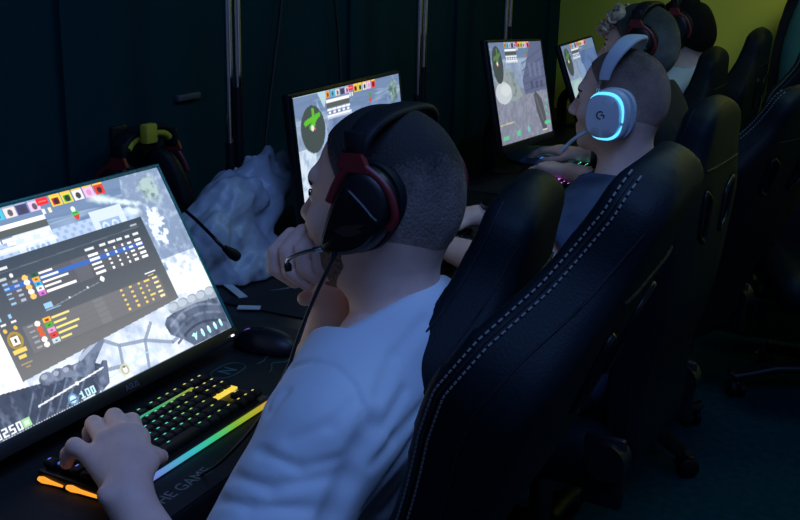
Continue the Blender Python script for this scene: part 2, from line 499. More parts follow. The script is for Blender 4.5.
def picture_main():
    c = canvas(520, 300); A, B = c.A, c.B
    courtyard(c, 3)
    # patterned planter wall
    band = (B > 0.28) & (B < 0.66) & (A < 0.66); paint(c, band, (176, 196, 226))
    dots = (np.sin(A * 95 + 8 * B) * np.sin(B * 60) > 0.25); paint(c, band & dots, (138, 164, 206), 0.7)
    for a in (-0.30, 0.28, -0.86): 
        rect(c, a, 0.36, a + 0.27, 0.72, (206, 220, 238)); rect(c, a + 0.05, 0.36, a + 0.22, 0.60, (150, 176, 214))
        for q in (0.09, 0.17):
            for bb in (0.42, 0.53): ring(c, a + q, bb, 0.022, 0.04, 0.3, (206, 222, 242))
    n = fbm(c, 14, 9, 4, 1.6); n3 = fbm(c, 34, 12, 3, 1.6)
    # right side of the yard
    right = A > 0.62 + 0.02 * np.sin(14 * B)
    paint(c, right, (128, 146, 178)); paint(c, right * np.clip((n3 - 0.45) * 3, 0, 1), (168, 186, 212), 0.8)
    foam = np.exp(-(((A - 0.775) / 0.095) ** 2 + ((B - 0.36) / 0.27) ** 2)) * 1.5 * n3
    paint(c, np.clip((foam - 0.38) * 6, 0, 1), (228, 242, 252), 0.95)
    for a, b, w, h in ((0.42, 0.83, 0.10, 0.05), (0.60, 0.72, 0.12, 0.035), (0.63, 0.60, 0.07, 0.05)):
        paint(c, np.clip(1.4 - np.hypot((A - a - 0.15 * (B - b)) / w, (B - b + 0.5 * (A - a)) / h) + 0.9 * (n3 - 0.5), 0, 1), (224, 240, 240), 0.9)
    grass = np.exp(-(((A - 0.84) / 0.12) ** 2 + ((B - 0.80) / 0.22) ** 2)); paint(c, np.clip((grass * n3 * 2 - 0.5) * 3, 0, 1), (176, 200, 190), 0.7)
    paint(c, np.clip((grass * (1 - n3) * 2 - 0.85) * 3, 0, 1), (104, 128, 120), 0.8)
    stripe = (A > 0.85) & (B < 0.25) & (B > -0.3); paint(c, stripe * np.clip((fbm(c, 8, 21, 4, 6) - 0.4) * 3, 0, 1), (118, 134, 156), 0.9)
    paint(c, (A > 0.66) & (B < 0.0) & (B > -0.55) & (A > 0.66 + 0.08 * n), (176, 192, 218)); paint(c, np.clip(((A > 0.66) & (B < 0.0) & (B > -0.55)) * (1.5 * n3 + (0.0 - B) * 2.2 - 0.55) * 2, 0, 1), (236, 243, 251), 0.95)
    # pale ground at the bottom and the bright left margin
    gl = (B < -0.42) & (A < 0.75); paint(c, gl, (226, 234, 246)); paint(c, gl * np.clip((n - 0.44) * 2.8, 0, 1), (166, 182, 210), 0.95); paint(c, gl * np.clip((n3 - 0.52) * 4, 0, 1), (196, 208, 230), 0.7)
    paint(c, (A < -0.62) & (B < 0.32), (244, 248, 252)); paint(c, ((A < -0.62) & (B < 0.32)) * np.clip((n3 - 0.6) * 4, 0, 1), (186, 214, 232), 0.8)
    for s in ((-0.1, -0.47, 0.06, -0.66), (0.06, -0.66, 0.02, -0.86), (0.06, -0.66, 0.26, -0.72), (0.26, -0.72, 0.36, -0.58), (0.26, -0.72, 0.46, -0.86), (0.02, -0.86, -0.2, -0.8), (0.2, -0.98, 0.26, -0.72), (0.46, -0.86, 0.62, -0.8)):
        seg(c, *s, 0.020, (132, 146, 172), 0.85)
    seg(c, -0.2, -0.93, 0.3, -0.83, 0.005, (170, 226, 232), 0.8)
    # sandbags and a glove at the lower right
    for i in range(5): disc(c, 0.60 + i * 0.09, -0.54, 0.055, 0.075, (150, 162, 178)); 
    for i in range(5): disc(c, 0.59 + i * 0.09, -0.52, 0.04, 0.04, (188, 198, 212), 0.8)
    poly(c, [(0.46, -0.66), (0.50, -0.60), (0.58, -0.58), (0.80, -0.58), (1.0, -0.62), (1.0, -1.0), (0.62, -1.0), (0.55, -0.88), (0.47, -0.78)], (92, 104, 128))
    for o, col in ((0.0, (136, 148, 170)), (0.10, (120, 132, 156)), (0.2, (58, 66, 86))):
        for i in range(8):
            t0, t1 = i / 8, (i + 1) / 8
            seg(c, 0.50 + 0.48 * t0, -0.70 - o + 0.10 * math.sin(PI * t0), 0.50 + 0.48 * t1, -0.70 - o + 0.10 * math.sin(PI * t1), 0.014, col, 0.8)
    # big gloved hand at the lower left
    dk = (66, 76, 98)
    poly(c, [(-1.0, -0.70), (-0.80, -0.62), (-0.62, -0.66), (-0.46, -0.70), (-0.30, -0.64), (-0.20, -0.66), (-0.10, -0.78), (-0.22, -1.0), (-1.0, -1.0)], dk)
    for a, b in ((-0.50, -0.66), (-0.42, -0.67), (-0.35, -0.68), (-0.28, -0.70)): disc(c, a, b, 0.05, 0.06, (118, 128, 152)); disc(c, a - 0.01, b + 0.02, 0.02, 0.025, (158, 168, 188))
    poly(c, [(-0.34, -0.74), (-0.20, -0.56), (-0.06, -0.50), (-0.02, -0.55), (-0.16, -0.72), (-0.20, -0.84)], (112, 124, 150)); seg(c, -0.24, -0.62, -0.09, -0.53, 0.02, (168, 180, 204))
    poly(c, [(-0.22, -0.86), (-0.10, -0.72), (-0.07, -0.74), (-0.12, -0.95), (-0.20, -1.0)], (96, 108, 134))
    for i in range(6): seg(c, -0.75 + 0.07 * i, -1.0, -0.62 + 0.08 * i, -0.74, 0.01, (120, 132, 158), 0.7)
    for msk in (((A < -0.1) & (B < -0.62)), ((A > 0.46) & (B < -0.58) & (B > -1.0))):
        lum = c.im.mean(-1); dkm = msk & (lum < 0.62); paint(c, dkm * np.clip((fbm(c, 20, 77, 4, 2.0) - 0.45) * 3, 0, 1), (50, 58, 78), 0.6); paint(c, dkm * np.clip((fbm(c, 16, 78, 4, 2.4) - 0.55) * 4, 0, 1), (150, 162, 186), 0.6)
    # scoreboard
    g = np.clip((0.51 - B) / 1.1, 0, 1); pm = (A > -0.645 + 0.0 * B) & (A < 0.672) & (B > -0.60 + 0.11 * (A + 0.645)) & (B < 0.52)
    col = np.stack([58 + 54 * g, 67 + 45 * g, 82 + 32 * g], -1) / 255
    c.im[pm] = c.im[pm] * 0.03 + 0.97 * col[pm]
    seg(c, -0.60, 0.40, 0.62, 0.43, 0.005, (96, 104, 118)); rect(c, 0.55, 0.445, 0.61, 0.465, (170, 176, 186))
    rect(c, -0.60, 0.425, -0.42, 0.455, (214, 216, 220)); rect(c, -0.62, 0.33, -0.46, 0.355, (190, 194, 200))
    rect(c, -0.50, 0.075, 0.59, 0.315, (90, 92, 101)); rect(c, 0.0, 0.075, 0.11, 0.315, (97, 99, 108)); 
    rows = [0.27, 0.222, 0.174, 0.126, 0.078]
    rect(c, -0.50, 0.222, 0.59, 0.266, (62, 104, 186))
    nm = [0.10, 0.13, 0.19, 0.12, 0.22]; avc = [(50, 90, 80), (240, 170, 60), (70, 170, 230), (235, 235, 240), (214, 110, 205)]
    for i, b in enumerate(rows):
        rect(c, -0.43, b + 0.012, -0.395, b + 0.034, (170, 180, 200)); disc(c, -0.345, b + 0.022, 0.02, 0.028, (246, 196, 110) if i in (0, 2, 4) else (245, 240, 235))
        rect(c, -0.305, b, -0.255, b + 0.046, avc[i]); rect(c, -0.29, b + 0.012, -0.27, b + 0.032, (30, 60, 60), 0.6)
        rect(c, -0.245, b + 0.012, -0.245 + nm[i], b + 0.034, (244, 246, 248))
        rect(c, 0.135, b + 0.012, 0.215, b + 0.036, (244, 246, 248))
        for a in (0.275, 0.345, 0.415): rect(c, a, b + 0.012, a + 0.018, b + 0.036, (244, 246, 248))
        rect(c, 0.465, b + 0.012, 0.50, b + 0.034, (244, 246, 248)); rect(c, 0.53, b + 0.01, 0.585, b + 0.036, (250, 250, 250))
        rect(c, -0.50, b + 0.012, -0.465, b + 0.03, (150, 190, 225))
    for a, w in ((0.13, 0.075), (0.25, 0.05), (0.325, 0.06), (0.395, 0.05), (0.47, 0.04), (0.54, 0.05)): rect(c, a, 0.345, a + w, 0.375, (220, 222, 226))
    disc(c, -0.42, 0.355, 0.012, 0.022, (230, 232, 236))
    seg(c, -0.31, -0.07, 0.13, 0.01, 0.005, (128, 134, 144)); rect(c, -0.31, -0.055, -0.25, 0.0, (150, 196, 232)); rect(c, -0.31, -0.075, -0.2, -0.066, (150, 196, 232))
    disc(c, 0.16, 0.03, 0.016, 0.028, (250, 250, 250)); disc(c, -0.12, -0.03, 0.007, 0.012, (220, 222, 226)); disc(c, 0.03, 0.0, 0.007, 0.012, (220, 222, 226))
    rect(c, -0.50, -0.40, 0.59, -0.135, (114, 114, 120)); rect(c, 0.02, -0.40, 0.10, -0.135, (122, 122, 128))
    nm = [0.13, 0.09, 0.17, 0.14, 0.08]; avc = [(214, 60, 46), (80, 170, 60), (232, 150, 205), (214, 70, 60), (190, 215, 220)]
    for i in range(5):
        b = -0.175 - i * 0.053
        rect(c, -0.50, b - 0.004, 0.59, b - 0.002, (110, 110, 116))
        rect(c, -0.47, b + 0.012, -0.43, b + 0.03, (160, 160, 166)); disc(c, -0.40, b + 0.02, 0.02, 0.026, (240, 236, 230) if i in (0, 3, 4) else (214, 96, 60))
        rect(c, -0.36, b - 0.002, -0.305, b + 0.048, (236, 190, 60) if i < 1 else avc[i]); rect(c, -0.348, b + 0.008, -0.317, b + 0.036, avc[i]); rect(c, -0.338, b + 0.012, -0.325, b + 0.026, (60, 30, 30), 0.7)
        rect(c, -0.295, b + 0.012, -0.295 + nm[i], b + 0.034, (240, 222, 130))
        for a in (0.245, 0.325, 0.40): rect(c, a, b + 0.012, a + 0.02, b + 0.036, (240, 206, 110))
        rect(c, 0.46 if i else 0.455, b + 0.012, 0.475 + (0.03 if i in (0, 3) else 0), b + 0.036, (240, 206, 110)); rect(c, 0.53, b + 0.012, 0.575, b + 0.036, (246, 228, 170))
    rect(c, 0.35, -0.525, 0.57, -0.513, (205, 208, 214)); rect(c, 0.49, 0.0 - 0.09, 0.585, -0.075, (232, 232, 236)); rect(c, 0.51, -0.115, 0.56, -0.105, (232, 214, 150))
    disc(c, -0.575, -0.225, 0.05, 0.085, (166, 140, 70)); disc(c, -0.575, -0.225, 0.035, 0.06, (122, 112, 80)); rect(c, -0.60, -0.27, -0.55, -0.185, (252, 250, 244)); rect(c, -0.581, -0.25, -0.568, -0.205, (90, 80, 60))
    rect(c, -0.62, -0.345, -0.53, -0.31, (238, 206, 110)); rect(c, -0.60, -0.40, -0.55, -0.37, (238, 206, 110)); rect(c, -0.61, -0.46, -0.53, -0.445, (170, 150, 110)); rect(c, -0.585, -0.495, -0.555, -0.48, (170, 150, 110))
    for a in (-0.62, -0.55): rect(c, a, -0.02, a + 0.02, 0.02, (150, 196, 232)); rect(c, a, -0.07, a + 0.035, -0.045, (235, 235, 235)); disc(c, a + 0.01, -0.115, 0.012, 0.02, (240, 190, 90))
    # head-up display
    hud_top(c); hud_table(c)
    disc(c, 0.185, 0.80, 0.016, 0.03, (246, 246, 250)); rect(c, 0.163, 0.735, 0.215, 0.775, (70, 190, 90)); poly(c, [(0.163, 0.735), (0.215, 0.735), (0.20, 0.69), (0.18, 0.68)], (206, 60, 50)); rect(c, 0.17, 0.755, 0.21, 0.762, (30, 60, 50))
    disc(c, 0.022, -0.90, 0.036, 0.06, (214, 208, 160)); disc(c, 0.022, -0.90, 0.028, 0.048, (170, 176, 170)); disc(c, 0.022, -0.905, 0.016, 0.032, (244, 244, 236)); disc(c, 0.022, -0.875, 0.008, 0.012, (100, 110, 120))
    seg(c, -0.62, -0.86, -0.12, -0.79, 0.008, (232, 236, 240)); disc(c, -0.33, -0.82, 0.012, 0.02, (244, 246, 248))
    digits(c, '100', -0.345, -0.975, 0.075, (196, 236, 248)); disc(c, -0.40, -0.94, 0.033, 0.055, (96, 150, 190)); disc(c, -0.40, -0.94, 0.022, 0.036, (200, 226, 244)); rect(c, -0.425, -0.955, -0.375, -0.94, (60, 90, 130)); rect(c, -0.34, -0.995, -0.25, -0.985, (232, 238, 244))
    digits(c, '3250', -0.93, -0.985, 0.085, (236, 244, 250)); rect(c, -0.755, -0.985, -0.70, -0.905, (160, 214, 160)); rect(c, -0.742, -0.965, -0.713, -0.925, (214, 240, 214))
    for i in range(34): rect(c, -0.9 + i * 0.018, -1.0, -0.9 + i * 0.018 + 0.009, -0.99, (190, 196, 206))
    poly(c, [(0.63, -0.89), (0.66, -0.865), (0.67, -0.885), (0.69, -0.87), (0.67, -0.93), (0.655, -0.96), (0.65, -0.91)], (190, 250, 250))
    for i, a in enumerate((0.735, 0.80, 0.865, 0.925)): disc(c, a, -0.91 + 0.005 * i, 0.013, 0.045, (176, 240, 246)); disc(c, a, -0.88, 0.009, 0.018, (224, 252, 252))
    return c

def picture_side(kind, w=240, h=136):
    c = canvas(w, h); A, B = c.A, c.B
    courtyard(c, 11 + kind)
    n = fbm(c, 10, 40 + kind, 4, 1.6); n3 = fbm(c, 26, 50 + kind, 3, 1.6)
    if kind == 0:      # the neighbour's view: roof line with shrubs
        paint(c, (B < 0.66) & (A > -0.45), (120, 142, 182)); paint(c, ((B < 0.66) & (A > -0.45)) * np.clip((n - 0.45) * 3, 0, 1), (92, 112, 150), 0.8)
        poly(c, [(-0.6, 1), (-0.42, 1), (-0.5, 0.75)], (176, 206, 216)); poly(c, [(-0.62, 0.9), (-0.5, 0.5), (-0.42, -0.2), (-0.6, 0.2)], (150, 176, 212))
        gr = np.exp(-(((A - 0.86) / 0.16) ** 2 + ((B - 0.75) / 0.3) ** 2)); paint(c, np.clip(gr * n3 * 2.6 - 0.6, 0, 1), (150, 176, 164)); paint(c, np.clip(gr * (1 - n3) * 2.6 - 0.8, 0, 1), (70, 96, 84))
        paint(c, (A > 0.93) & (B < 0.4), (120, 160, 184), 0.8)
        paint(c, (A < -0.72) & (B < 0.25), (206, 220, 236)); paint(c, ((A < -0.72) & (B < 0.25)) * np.clip((n3 - 0.45) * 3, 0, 1), (160, 182, 206))
        paint(c, (A < -0.35) & (A > -0.72) & (B < 0.1), (150, 178, 190)); disc(c, -0.62, -0.15, 0.1, 0.25, (104, 112, 122))
    elif kind == 1:    # stone path with a dark timber house on the right
        paint(c, (B < 0.05 - 0.1 * A), (128, 132, 152)); paint(c, (B < 0.05 - 0.1 * A) * np.clip((n3 - 0.4) * 3, 0, 1), (152, 156, 174), 0.8)
        poly(c, [(0.05, 0.2), (0.15, 0.35), (0.55, 1.0), (1.0, 1.0), (1.0, -0.05), (0.1, -0.1)], (96, 104, 138))
        for i in range(5): seg(c, 0.1, -0.02 + 0.14 * i, 1.0, 0.05 + 0.2 * i, 0.012, (78, 86, 120), 0.8)
        for a in (0.35, 0.55, 0.75): rect(c, a, 0.25, a + 0.1, 0.55, (110, 118, 150)); rect(c, a, 0.0, a + 0.11, 0.15, (76, 82, 112))
        poly(c, [(-0.9, 0.3), (-0.4, 0.5), (-0.2, 0.2), (0.0, -0.1), (-0.3, -0.2), (-0.9, -0.1)], (148, 160, 164)); paint(c, ((A < -0.2) & (B > -0.1) & (B < 0.4)) * np.clip((n3 - 0.42) * 3, 0, 1), (112, 126, 124), 0.8)
        disc(c, -0.68, 0.0, 0.28, 0.22, (198, 208, 214)); disc(c, -0.6, 0.05, 0.18, 0.12, (220, 226, 228), 0.7)
        poly(c, [(0.42, -0.15), (0.50, -0.05), (0.72, -0.25), (0.80, -0.6), (0.78, -0.95), (0.62, -0.9), (0.46, -0.5)], (84, 84, 94)); seg(c, 0.5, -0.2, 0.68, -0.7, 0.03, (108, 106, 114))
        for i, b in enumerate((-0.3, -0.45, -0.6, -0.76)): disc(c, 0.9 - 0.02 * i, b, 0.035, 0.035, (90, 190, 150))
        rect(c, 0.72, -0.82, 0.97, -0.74, (96, 206, 150)); rect(c, -0.9, -0.92, -0.72, -0.84, (96, 206, 150)); disc(c, -0.35, -0.85, 0.07, 0.06, (96, 206, 150)); disc(c, 0.05, -0.82, 0.05, 0.07, (120, 196, 190))
        seg(c, -0.95, -0.62, -0.45, -0.6, 0.012, (206, 196, 150)); rect(c, 0.6, -0.93, 0.8, -0.9, (220, 214, 180))
    else:              # distant blue yard
        paint(c, (B < 0.75) & (A > -0.05), (96, 122, 172)); paint(c, ((B < 0.75) & (A > -0.05)) * np.clip((n - 0.4) * 3, 0, 1), (74, 98, 142), 0.7)
        poly(c, [(-0.3, 0.6), (0.0, 0.4), (0.3, -0.6), (-0.2, -0.3)], (134, 162, 200)); paint(c, (A < -0.3) & (B < 0.1), (160, 192, 196)); disc(c, -0.6, -0.3, 0.35, 0.35, (176, 206, 206))
        poly(c, [(0.0, 0.2), (0.6, -0.1), (1.0, -0.2), (1.0, -0.5), (0.2, -0.3)], (84, 106, 140), 0.8)
    ca, cb, ra, rb = (-0.72, 0.50, 0.20, 0.34) if kind == 0 else (-0.76, 0.56, 0.18, 0.37)
    disc(c, ca, cb, ra, rb, (66, 76, 78))
    for s in ((-0.5, 0.35, 0.6, 0.55), (-0.2, 0.1, 0.4, 0.5), (0.1, 0.2, 0.1, 0.8), (-0.6, 0.3, -0.1, 0.4)):
        seg(c, ca + s[0] * ra, cb + s[1] * rb, ca + s[2] * ra, cb + s[3] * rb, 0.035, (92, 186, 52) if kind == 0 else (92, 130, 80), 0.95)
    disc(c, ca - 0.01, cb + 0.02, 0.025, 0.04, (232, 226, 222)); disc(c, ca + 0.03, cb + 0.0, 0.012, 0.02, (216, 80, 70))
    hud_top(c); hud_table(c, -0.46, -0.04, 0.86)
    disc(c, 0.36, 0.78, 0.03, 0.04, (90, 140, 100)); disc(c, 0.36, 0.70, 0.025, 0.035, (190, 80, 80))
    return c

def screen_mesh(c, W, H, gain):
    A, B = np.meshgrid(np.linspace(-1, 1, c.w), np.linspace(-1, 1, c.h))
    V = np.stack([np.zeros(A.size), A.ravel() * W / 2, B.ravel() * H / 2], 1)
    i = np.arange(c.w * c.h).reshape(c.h, c.w)
    Q = np.stack([i[:-1, :-1], i[:-1, 1:], i[1:, 1:], i[1:, :-1]], -1).reshape(-1, 4)
    me = np_mesh(V, Q, 'screen', False)
    at = me.color_attributes.new('picture', 'FLOAT_COLOR', 'POINT')
    rgba = np.ones((c.w * c.h, 4), np.float32); rgba[:, :3] = s2l(np.clip(c.im, 0, 1).reshape(-1, 3))
    at.data.foreach_set('color', rgba.ravel())
    m = bpy.data.materials.new('lit display'); m.use_nodes = True; nt = m.node_tree; b = nt.nodes['Principled BSDF']
    b.inputs['Base Color'].default_value = (0.004, 0.004, 0.005, 1); b.inputs['Roughness'].default_value = 0.35
    a = nt.nodes.new('ShaderNodeAttribute'); a.attribute_name = 'picture'
    nt.links.new(a.outputs['Color'], b.inputs['Emission Color']); b.inputs['Emission Strength'].default_value = gain
    return me, m

# local monitor axes: +X out of the screen, +Y along the desk (viewer's right), +Z up
def monitor(label, C, tilt, yaw, roll, pic, gain, teal=False, logo=None, led=False):
    W, H = 0.5314, 0.299
    R = Matrix.Rotation(-math.radians(yaw), 4, 'Z') @ Matrix.Rotation(-math.radians(tilt), 4, 'Y') @ Matrix.Rotation(math.radians(roll), 4, 'X')
    M = Matrix.Translation(C) @ R
    root = thing('monitor', label, 'monitor', Matrix.Translation((C[0] - 0.10, C[1], DZ)), 'monitors along the desk')
    bm = bmesh.new(); a_box(bm, (-0.012, 0, -0.006), (0.018, W + 0.016, H + 0.030), bev=0.004)
    a_box(bm, (-0.034, 0, -0.01), (0.03, W * 0.62, H * 0.62), bev=0.012); link('housing', bm_mesh(bm, 'housing', 40), M_PLASTIC, root, M)
    bm = bmesh.new()
    t = 0.006
    for (cy, cz, sy, sz) in ((0, H / 2 + t / 2, W + 2 * t, t), (W / 2 + t / 2, 0, t, H), (-W / 2 - t / 2, 0, t, H)):
        a_box(bm, (-0.001, cy, cz), (0.008, sy, sz), bev=0.0015)
    link('bezel', bm_mesh(bm, 'bezel', 40), M_TEALREFL if teal else M_PLASTIC, root, M)
    link('chin', box_mesh((0.0, 0, -H / 2 - 0.0105), (0.010, W + 2 * t, 0.021), bev=0.002), M_PLASTIC, root, M)
    me, m = screen_mesh(pic, W, H, gain); me.transform(Matrix.Translation((0.0005, 0, 0))); link('screen', me, m, root, M)
    if logo:
        T = M @ axes((0.0055, 0.0, -H / 2 - 0.0115), (0, 1, 0), (0, 0, 1), (1, 0, 0)) @ Matrix.Scale(1.0, 4)
        link('lettering', text_mesh(logo, 0.0125 if len(logo) > 2 else 0.012), M_LETTER, root, T)
    if led:
        bm = bmesh.new(); a_box(bm, (0.0055, W / 2 - 0.012, -H / 2 - 0.013), (0.002, 0.007, 0.003), bev=0.0008)
        link('power_light', bm_mesh(bm, 'power_light'), mat('white power light', (0.5, 0.5, 0.5), emit=(0.9, 0.95, 1.0), estr=2.5), root, M)
    back = M @ Vector((-0.05, 0, -0.01)); foot = Vector((back.x - 0.05, C[1], DZ))
    bm = bmesh.new(); a_tube(bm, spline([(back.x + 0.01, back.y, back.z), (foot.x, foot.y, (back.z + DZ) / 2 + 0.02), (foot.x, foot.y, DZ + 0.01)], 8), 0.022, 14, flat=(1.4, 0.8)); link('stand_neck', bm_mesh(bm, 'neck', 50), M_PLASTIC, root)
    bm = bmesh.new(); a_tube(bm, [(foot.x + 0.0, foot.y, DZ), (foot.x, foot.y, DZ + 0.006), (foot.x, foot.y, DZ + 0.012)], [0.105, 0.105, 0.09], 36); link('stand_base', bm_mesh(bm, 'base', 40), M_PLASTIC, root)
    return root

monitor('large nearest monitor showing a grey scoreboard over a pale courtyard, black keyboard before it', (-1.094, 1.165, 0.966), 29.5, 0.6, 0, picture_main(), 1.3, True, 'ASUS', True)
monitor('monitor behind the white shirted man, round green minimap in its corner', (-1.177, 2.162, 1.011), 7.2, -2.3, 0, picture_side(0), 1.15)
monitor('monitor with a stone path and dark house, left of the white headset', (-1.156, 3.197, 1.04), 12.6, -3.4, -3.5, picture_side(1), 1.0, False, 'hp')
monitor('farthest monitor, small and blue, in front of the olive yellow wall', (-1.262, 4.24, 0.969), 20.2, -4, 0, picture_side(2, 160, 90), 0.95)

# ------------------------------------------------------------------ chrome poles
def chrome_pole(label, x, y, zdark):
    root = thing('chrome_pole', label, 'pole', Matrix.Translation((x, y, DZ)), 'chrome poles at the back of the desk')
    link('tube', tube_mesh([(x, y - 0.014, DZ + 0.26), (x, y - 0.014, 2.8)], 0.0095, 18), M_CHROME, root)
    link('tube', tube_mesh([(x + 0.004, y + 0.014, zdark), (x + 0.004, y + 0.014, 2.8)], 0.009, 18), M_CHROME, root)
    link('sleeve', tube_mesh([(x + 0.004, y + 0.014, DZ + 0.02), (x + 0.004, y + 0.014, zdark)], 0.0105, 18), M_PLASTIC, root)
    link('sleeve', tube_mesh([(x, y - 0.014, DZ + 0.02), (x, y - 0.014, DZ + 0.26)], 0.0105, 18), M_PLASTIC, root)
    link('clamp', box_mesh((x, y, DZ + 0.02), (0.07, 0.08, 0.04), bev=0.005), M_PLASTIC, root)
chrome_pole('twin chrome pole above the white plastic bag, nearest of the poles', -1.38, 1.965, 1.16)
chrome_pole('twin chrome pole rising past the right edge of the minimap monitor', -1.38, 2.92, 1.12)
chrome_pole('twin chrome pole rising behind the stone path monitor', -1.38, 3.62, 1.2)
# cables hanging on the wall
for lab, pts in (('black cable hanging down the dark wall, the one nearer the chrome pole over the bag', [(-1.53, 2.40, 2.0), (-1.53, 2.42, 1.6), (-1.53, 2.405, 1.35), (-1.53, 2.36, 1.15), (-1.52, 2.30, 0.95), (-1.50, 2.26, 0.79)]),
                 ('black cable hanging down the dark wall to the top of the minimap monitor', [(-1.53, 2.66, 2.0), (-1.53, 2.68, 1.6), (-1.53, 2.66, 1.4), (-1.52, 2.68, 1.2), (-1.50, 2.66, 1.0), (-1.48, 2.6, 0.80)])):
    tag(link('hanging_cable', tube_mesh(spline(pts, 8), 0.004, 8), M_RUBBER), lab, 'cable', 'cables on the dark wall')
tag(link('wall_plate', box_mesh((XW + 0.006, 2.02, 1.12), (0.012, 0.085, 0.014), bev=0.002), mat('grey plate', (0.06, 0.07, 0.08), 0.5)), 'thin grey plate on the dark wall beside the nearest chrome pole', 'plate')
#@@DESK
# ------------------------------------------------------------------ gaming chairs
BL = 0.80   # length of the backrest
_hv = np.array([-0.02, 0.0, 0.06, 0.16, 0.34, 0.46, 0.54, 0.59, 0.64, 0.69, 0.75, 0.785, 0.80])
_hw = np.array([0.10, 0.16, 0.185, 0.195, 0.206, 0.228, 0.248, 0.236, 0.186, 0.143, 0.128, 0.104, 0.04])
_vv = np.linspace(-0.05, 0.85, 400)
_k = np.hanning(41); _k /= _k.sum()
_hs = np.convolve(np.pad(np.interp(_vv, _hv, _hw), 20, mode='edge'), _k, 'valid')
def hw(v): return np.interp(v, _vv, _hs)
def back_fn(U, V, W):
    """lateral U, up the back V, forward W"""
    h = hw(V)
    au = np.sqrt(U * U + 1e-5)
    rel = au / np.maximum(h, 0.02)
    bol = 0.062 * np.clip((rel - 0.45) / 0.5, 0, 1) ** 1.5 * np.interp(V, [0.0, 0.20, 0.36, 0.48, 0.54, 0.60, 0.66, 0.74, 0.80], [0.25, 0.35, 0.62, 0.95, 1.0, 0.78, 0.42, 0.12, 0.05])
    w0 = 0.10 * (V - 0.38) ** 2 + 0.02 * np.exp(-((V - 0.2) / 0.12) ** 2)
    front = W - (w0 + 0.022 + bol)
    rear = (w0 - 0.044 + 0.25 * bol * (V > -1)) - W
    side = (au - h) * 0.9
    top = np.maximum(V - BL, -V) 
    d = smax(smax(front, rear, 0.022), side, 0.026)
    return smax(d, top, 0.05)
def slot_fn(U, V, W, g=0.0):
    q = np.abs(np.abs(U) - 0.082) - (0.024 + g)
    r = np.abs(V - 0.565 - 0.5 * (np.abs(U) - 0.082)) - (0.045 + g)
    return smax(q, r, 0.02)

def chair_backrest():
    F = Field((-0.29, -0.03, -0.09), (0.29, 0.83, 0.20), 0.007)
    X, Y, Z = F.full()
    F.a = back_fn(X, Y, Z).astype(np.float32)
    F.a = smax(F.a, -np.broadcast_to(slot_fn(X, Y, Z), F.a.shape), 0.012)
    return relax(F.mesh('backrest'), 2)

def trace(u, v, w, d, n=60):
    """walk from outside along d until the padding is met"""
    p = np.array([u, v, w], float); d = np.array(d, float)
    for _ in range(n):
        s = float(back_fn(p[0], p[1], p[2]))
        if s < 0.0008: break
        p += d * max(s * 0.7, 0.0006)
    return p

def edge_line(side, off, v0, v1, n):
    """points on the flank of the backrest at a set depth behind its front edge"""
    out = []
    for v in np.linspace(v0, v1, n):
        h = float(hw(v)); bol = 0.062 * np.interp(v, [0.0, 0.20, 0.36, 0.48, 0.54, 0.60, 0.66, 0.74, 0.80], [0.25, 0.35, 0.62, 0.95, 1.0, 0.78, 0.42, 0.12, 0.05])
        wf = 0.10 * (v - 0.38) ** 2 + 0.02 * math.exp(-((v - 0.2) / 0.12) ** 2) + 0.022 + bol
        p = trace(side * (h + 0.06), v, wf - off, (-side, 0, 0))
        out.append(Vector(p))
    return out

def top_line(off, n=24):
    return []

